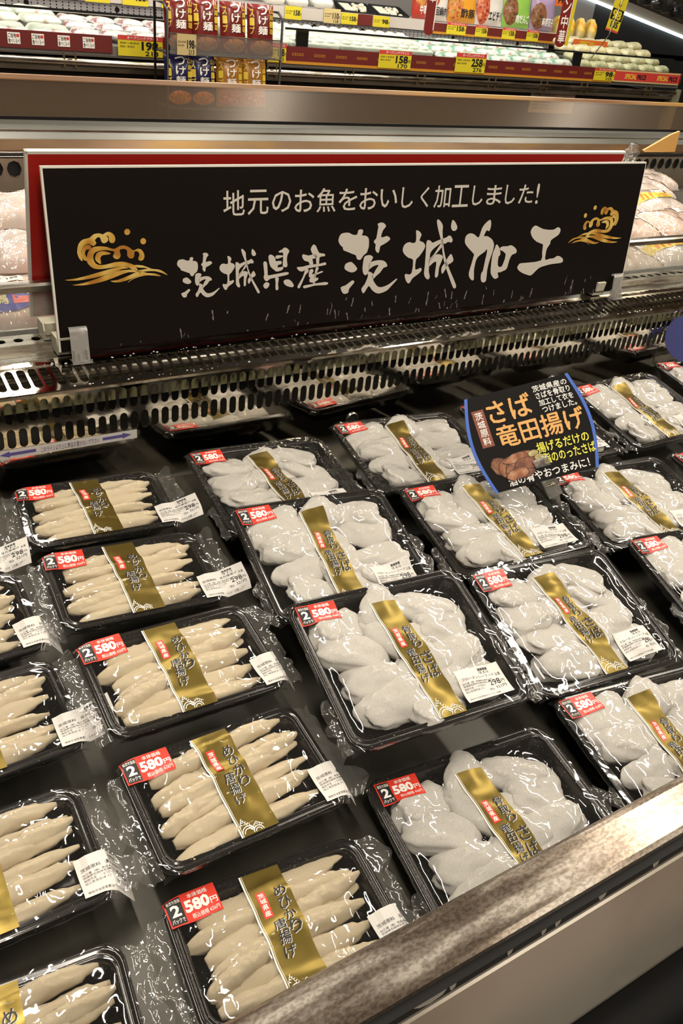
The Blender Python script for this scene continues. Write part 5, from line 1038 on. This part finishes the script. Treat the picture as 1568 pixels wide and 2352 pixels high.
# standing pouches
def pouch(w, h, body, zones, words, seed, name='pouch'):
    """upright pouch, belly at mid height; zones: coloured blobs, words: lettering"""
    root = thing(name, '', 'food pouch', (0, 0, 0)); rs = random.Random(seed)
    def fy(u, v):
        a, b = 2*u/w, 2*v/h - 1
        return -2.1*max(0, (1 - abs(a)**2.6))**.6*max(0, (1 - abs(b)**4))**.7 - .25*noise.noise(Vector((u*.35, v*.35, seed)))
    mb = MB(); mb.grid(12, 16, lambda a, b: ((a - .5)*w, fy((a - .5)*w, b*h), b*h)); mb.grid(12, 16, lambda a, b: ((.5 - a)*w, -.6*fy((a - .5)*w, b*h) + .1, b*h))
    k = [part('bag', mb, body, root, True)]
    for i, (nm, m, pts) in enumerate(zones):
        mb = MB(); t = cut2(poly2([((p - .5)*w, q*h) for p, q in pts]), 1.2); mb.add([(u, fy(u, v) - .07 - .03*i, v) for u, v in t[0]], t[1]); k.append(part(nm, mb, m, root))
    mb = MB(); ms = []
    for s, x0, y0, x1, y1, vert, m, b in words:
        if m not in ms: ms.append(m)
        t = (vtext if vert else text)(s, (x0 - .5)*w, y0*h, (x1 - .5)*w, y1*h, b); t = cut2(t, 1.2); mb.add([(u, fy(u, v) - .26, v) for u, v in t[0]], t[1], ms.index(m))
    if words: k.append(part('lettering', mb, ms, root))
    note_kids(root, k); return root
OV = lambda cx, cy, rx, ry: [(cx + rx*math.cos(a), cy + ry*math.sin(a)) for a in np.linspace(0, 6.283, 13)[:-1]]
def gl(n, c): return mat(n, c, .22)
FOODR = noisy(mat('printed_red_food', (.42, .08, .03), .25), color_stops=[(.35, (.20, .03, .02)), (.5, (.50, .10, .04)), (.7, (.62, .30, .15))], scale=70)
FOODO = noisy(mat('printed_orange_food', (.55, .2, .05), .25), color_stops=[(.35, (.30, .06, .02)), (.5, (.62, .22, .05)), (.7, (.20, .30, .06))], scale=70)
FOODD = noisy(mat('printed_dark_food', (.2, .06, .03), .25), color_stops=[(.35, (.06, .04, .02)), (.5, (.25, .08, .04)), (.7, (.12, .16, .04))], scale=70)
WHITEP, ORGP, GREENP, PURP, YELP = gl('pouch_white', (.66, .62, .58)), gl('pouch_orange', (.66, .30, .03)), gl('pouch_green', (.24, .46, .08)), gl('pouch_purple', (.34, .24, .38)), gl('pouch_yellow', (.72, .52, .06))
DKR, DKB, OCH = gl('pouch_dark_red', (.16, .015, .012)), gl('pouch_navy', (.014, .014, .07)), gl('pouch_ochre', (.40, .17, .025))
PG = 'standing pouches on the upper shelf'
for x, w, h, body, zone, word, ink, lab in (
  (279.5, 15, 17, WHITEP, ('food_picture', FOODR, OV(.30, .62, .3, .3)), '回鍋肉', INK, 'white pouch with dark characters beside the short red banner'),
  (297, 18, 18, ORGP, ('food_picture', FOODO, OV(.24, .42, .25, .42)), '酢豚', INK, 'orange and yellow pouch with two big dark characters'),
  (316, 18, 19, WHITEP, ('food_picture', FOODR, OV(.22, .45, .22, .45)), 'エビチリ', INK, 'white and orange pouch with a picture of red shrimp'),
  (335.5, 19, 18, GREENP, ('food_picture', FOODD, OV(.25, .45, .24, .4)), '肉だんご', WHITE_INK, 'green pouch with white characters and dark meat picture'),
  (355, 17, 17, PURP, ('food_picture', FOODD, OV(.3, .4, .3, .38)), '麻婆茄子', WHITE_INK, 'purple pouch directly left of the tall red banner'),
  (269, 8.5, 17, gl('pouch_red', (.45, .05, .03)), ('food_picture', FOODO, OV(.5, .6, .4, .3)), '中華', WHITE_INK, 'narrow red pouch left of the short red banner')):
    p = pouch(w, h, body, [zone], [(word, .42, .12, .95, .36, False, ink, .03)], x); p.location = W3(x, 292.0, 36.8); p.rotation_euler = (math.radians(-8), 0, math.radians(-3)); p['label'] = lab; p['group'] = PG
me = bag_mesh('yellow_noodle_pack', 12, 7, 12, 7, YNOOD)
goods('yellow_noodle_pack', me, lambda i: 'yellow fried noodle pack right of the tall banner, %s from the banner' % ORD[i], [(378 + 9*i, 303, 38.5, 70 + rnd.uniform(-10, 10), 0) for i in range(4)], 'yellow noodle packs')

# ---------------------------------------------------------------- wire rack of sauce pouches in the aisle
rk = thing('wire_rack', 'black wire rack with clear front guards holding red, blue and orange noodle soup pouches', 'rack', (129.5, 231, -Z0))
def kpart(n, mb, m, sm=True, label=None): mb.v = [(x - 129.5, y - 231, z + Z0) for x, y, z in mb.v]; return part(n, mb, m, rk, sm, label)
BW = mat('rack_wire', (.012, .012, .012), .35)
for x in (105.2, 154.0):
    mb = MB(); mb.tube([(x, 225, -Z0), (x, 225, 34.5), (x, 229, 36.5), (x, 238, 36.5), (x, 238, -Z0)], .55, 8); kpart('side_frame', mb, BW)
mb = MB()
for z in (0.6, 20.0):
    for y in (225.2, 229, 233, 237): mb.tube([(105.2, y, z), (154, y, z)], .28, 6)
    for x in np.linspace(108, 151, 9): mb.tube([(x, 225.2, z), (x, 238, z)], .2, 6)
kpart('wire_shelf', mb, BW)
mb = MB(); mb.box(106, 154, 224.0, 224.3, 20.0, 27.0); kpart('front_guard', mb, film_mat('smoked_guard', tint=(.78, .74, .70), milk=.10, bump=0, gain=1.6), False, 'clear plastic guard across the upper shelf')
mb = MB(); mb.box(106, 154, 223.9, 224.4, 26.8, 27.2); kpart('guard_edge', mb, STEEL, False)
price_tag(108.6, 116.4, 19.9, 27.0, 223.6, 'cream price tag reading 198 clipped on the wire rack guard', '198', '213', False, CC)
def soup(body, seed, pic): return pouch(11.4, 18.2, body, [('food_picture', pic, OV(.5, .16, .42, .14))], [('つけ麺', .34, .40, .70, .97, True, WHITE_INK, .03), ('山岸一雄', .78, .42, .95, .95, True, YELP, .03), ('スープ', .05, .4, .2, .9, True, YELP, .02)], seed, 'soup_pouch')
SG = 'noodle soup pouches in the wire rack'
P1, P2, P3 = soup(DKR, 1, FOODO), soup(DKB, 2, FOODO), soup(OCH, 3, FOODR)
for p, spots in ((P1, [((112.0, 229.6, 20.7), 'dark red noodle soup pouch on the upper rack shelf, leftmost'), ((123.0, 229.6, 20.7), 'dark red noodle soup pouch on the upper rack shelf, second from left'), ((135.0, 229.6, 20.7), 'dark red noodle soup pouch on the upper rack shelf, third from left'), ((147.0, 229.6, 20.7), 'dark red noodle soup pouch on the upper rack shelf, rightmost')]),
                 (P2, [((112.0, 229.6, 1.3), 'navy blue noodle soup pouch on the lower rack shelf, leftmost'), ((122.0, 229.6, 1.3), 'navy blue noodle soup pouch on the lower rack shelf, beside the orange ones')]),
                 (P3, [((134.0, 229.6, 1.3), 'orange noodle soup pouch on the lower rack shelf, beside the blue ones'), ((145.0, 229.6, 1.3), 'orange noodle soup pouch on the lower rack shelf, rightmost')])):
    for i, (l, lab) in enumerate(spots):
        r = Euler((math.radians(-7), 0, math.radians((-3, 2, 4, -2)[i])))
        if i: dup(p, l, r, lab, SG)
        else: p.location = W3(*l); p.rotation_euler = r; p['label'] = lab; p['group'] = SG
# notice sheet on the case base
mb = MB(); mb.box(0, 33, 0, .1, 0, 11); f = lambda a, b: (a, -.05, b); mb.flat(text('お客様へのお知らせ', 2, 8.2, 18, 9.8, .01), f, 1)
for k in range(4): mb.flat(text('商品の管理温度について', 3, 6.4 - 1.5*k, 22, 7.2 - 1.5*k), f, 1)
single('notice_sheet', mb, [mat('sheet_paper', (.50, .42, .34), .6), INK], 'pale paper notice on the dark base below the bumper tube', 'notice', (322, 253.8, -.5))

# ---------------------------------------------------------------- corner case at the upper right
CL = (470, 330, -Z0)
cs = thing('corner_case', 'dark slanting case at the upper right corner with a bright lamp tube under its shelf', 'display case', CL)
def cpt(n, mb, m, sm=False, label=None): mb.v = [(x - CL[0], y - CL[1], z - CL[2]) for x, y, z in mb.v]; return part(n, mb, m, cs, sm, label)
d = Vector((95, 0, -15)).normalized()
mb = MB(); mb.tube([(405, 330.2, 58.5), (575, 330.2, 31.6)], .95, 10); cpt('lamp_tube', mb, mat('lamp_glow', (.9, .95, 1), .4, emit=(.80, .97, 1.0), estr=5.0), True, 'bright white lamp tube')
mb = MB(); mb.add([(405, 331, 59.5), (600, 331, 28.6), (600, 331, 34.5), (405, 331, 65.4), (405, 380, 66.5), (600, 380, 35.6), (600, 380, 41), (405, 380, 72)], [(0, 1, 2, 3), (3, 2, 6, 7), (4, 7, 6, 5), (0, 4, 5, 1), (0, 3, 7, 4), (1, 5, 6, 2)]); cpt('sloping_shelf', mb, mat('shelf_taupe', (.22, .19, .15), .5))
mb = MB(); mb.box(436, 640, 332, 334, -Z0, 28); mb.add([(400, 332, 28), (640, 332, 22), (640, 332, 30), (400, 332, 60)], [(0, 1, 2, 3)]); cpt('dark_front', mb, BLACKM)
BLKP = noisy(mat('dark_wrap', (.03, .03, .03), .25), color_stops=[(.4, (.012, .012, .014)), (.65, (.05, .05, .05)), (.75, (.3, .3, .3))], scale=18)
me = bag_mesh('dark_pack', 20, 10, 8, 9, BLKP)
goods('dark_pack', me, lambda i: 'dark wrapped pack on the sloping shelf at upper right, %s row, %s from left' % (('front', 'back')[i//3], ORD[i % 3]), [(512 + 20*i, 345 + 13*j, 57.2 - 3.1*i + 2.2*j, 0, 0) for j in range(2) for i in range(3)], 'dark packs at the upper right')
me = bag_mesh('pale_pack', 18, 10, 6, 12, YNOOD)
goods('pale_pack', me, lambda i: 'yellowish pack on the sloping shelf, %s from the red price sign' % ORD[i], [(452 + 19*i, 345, 65.2 - 3*i, 0, 0) for i in range(2)], 'yellowish packs at the upper right')
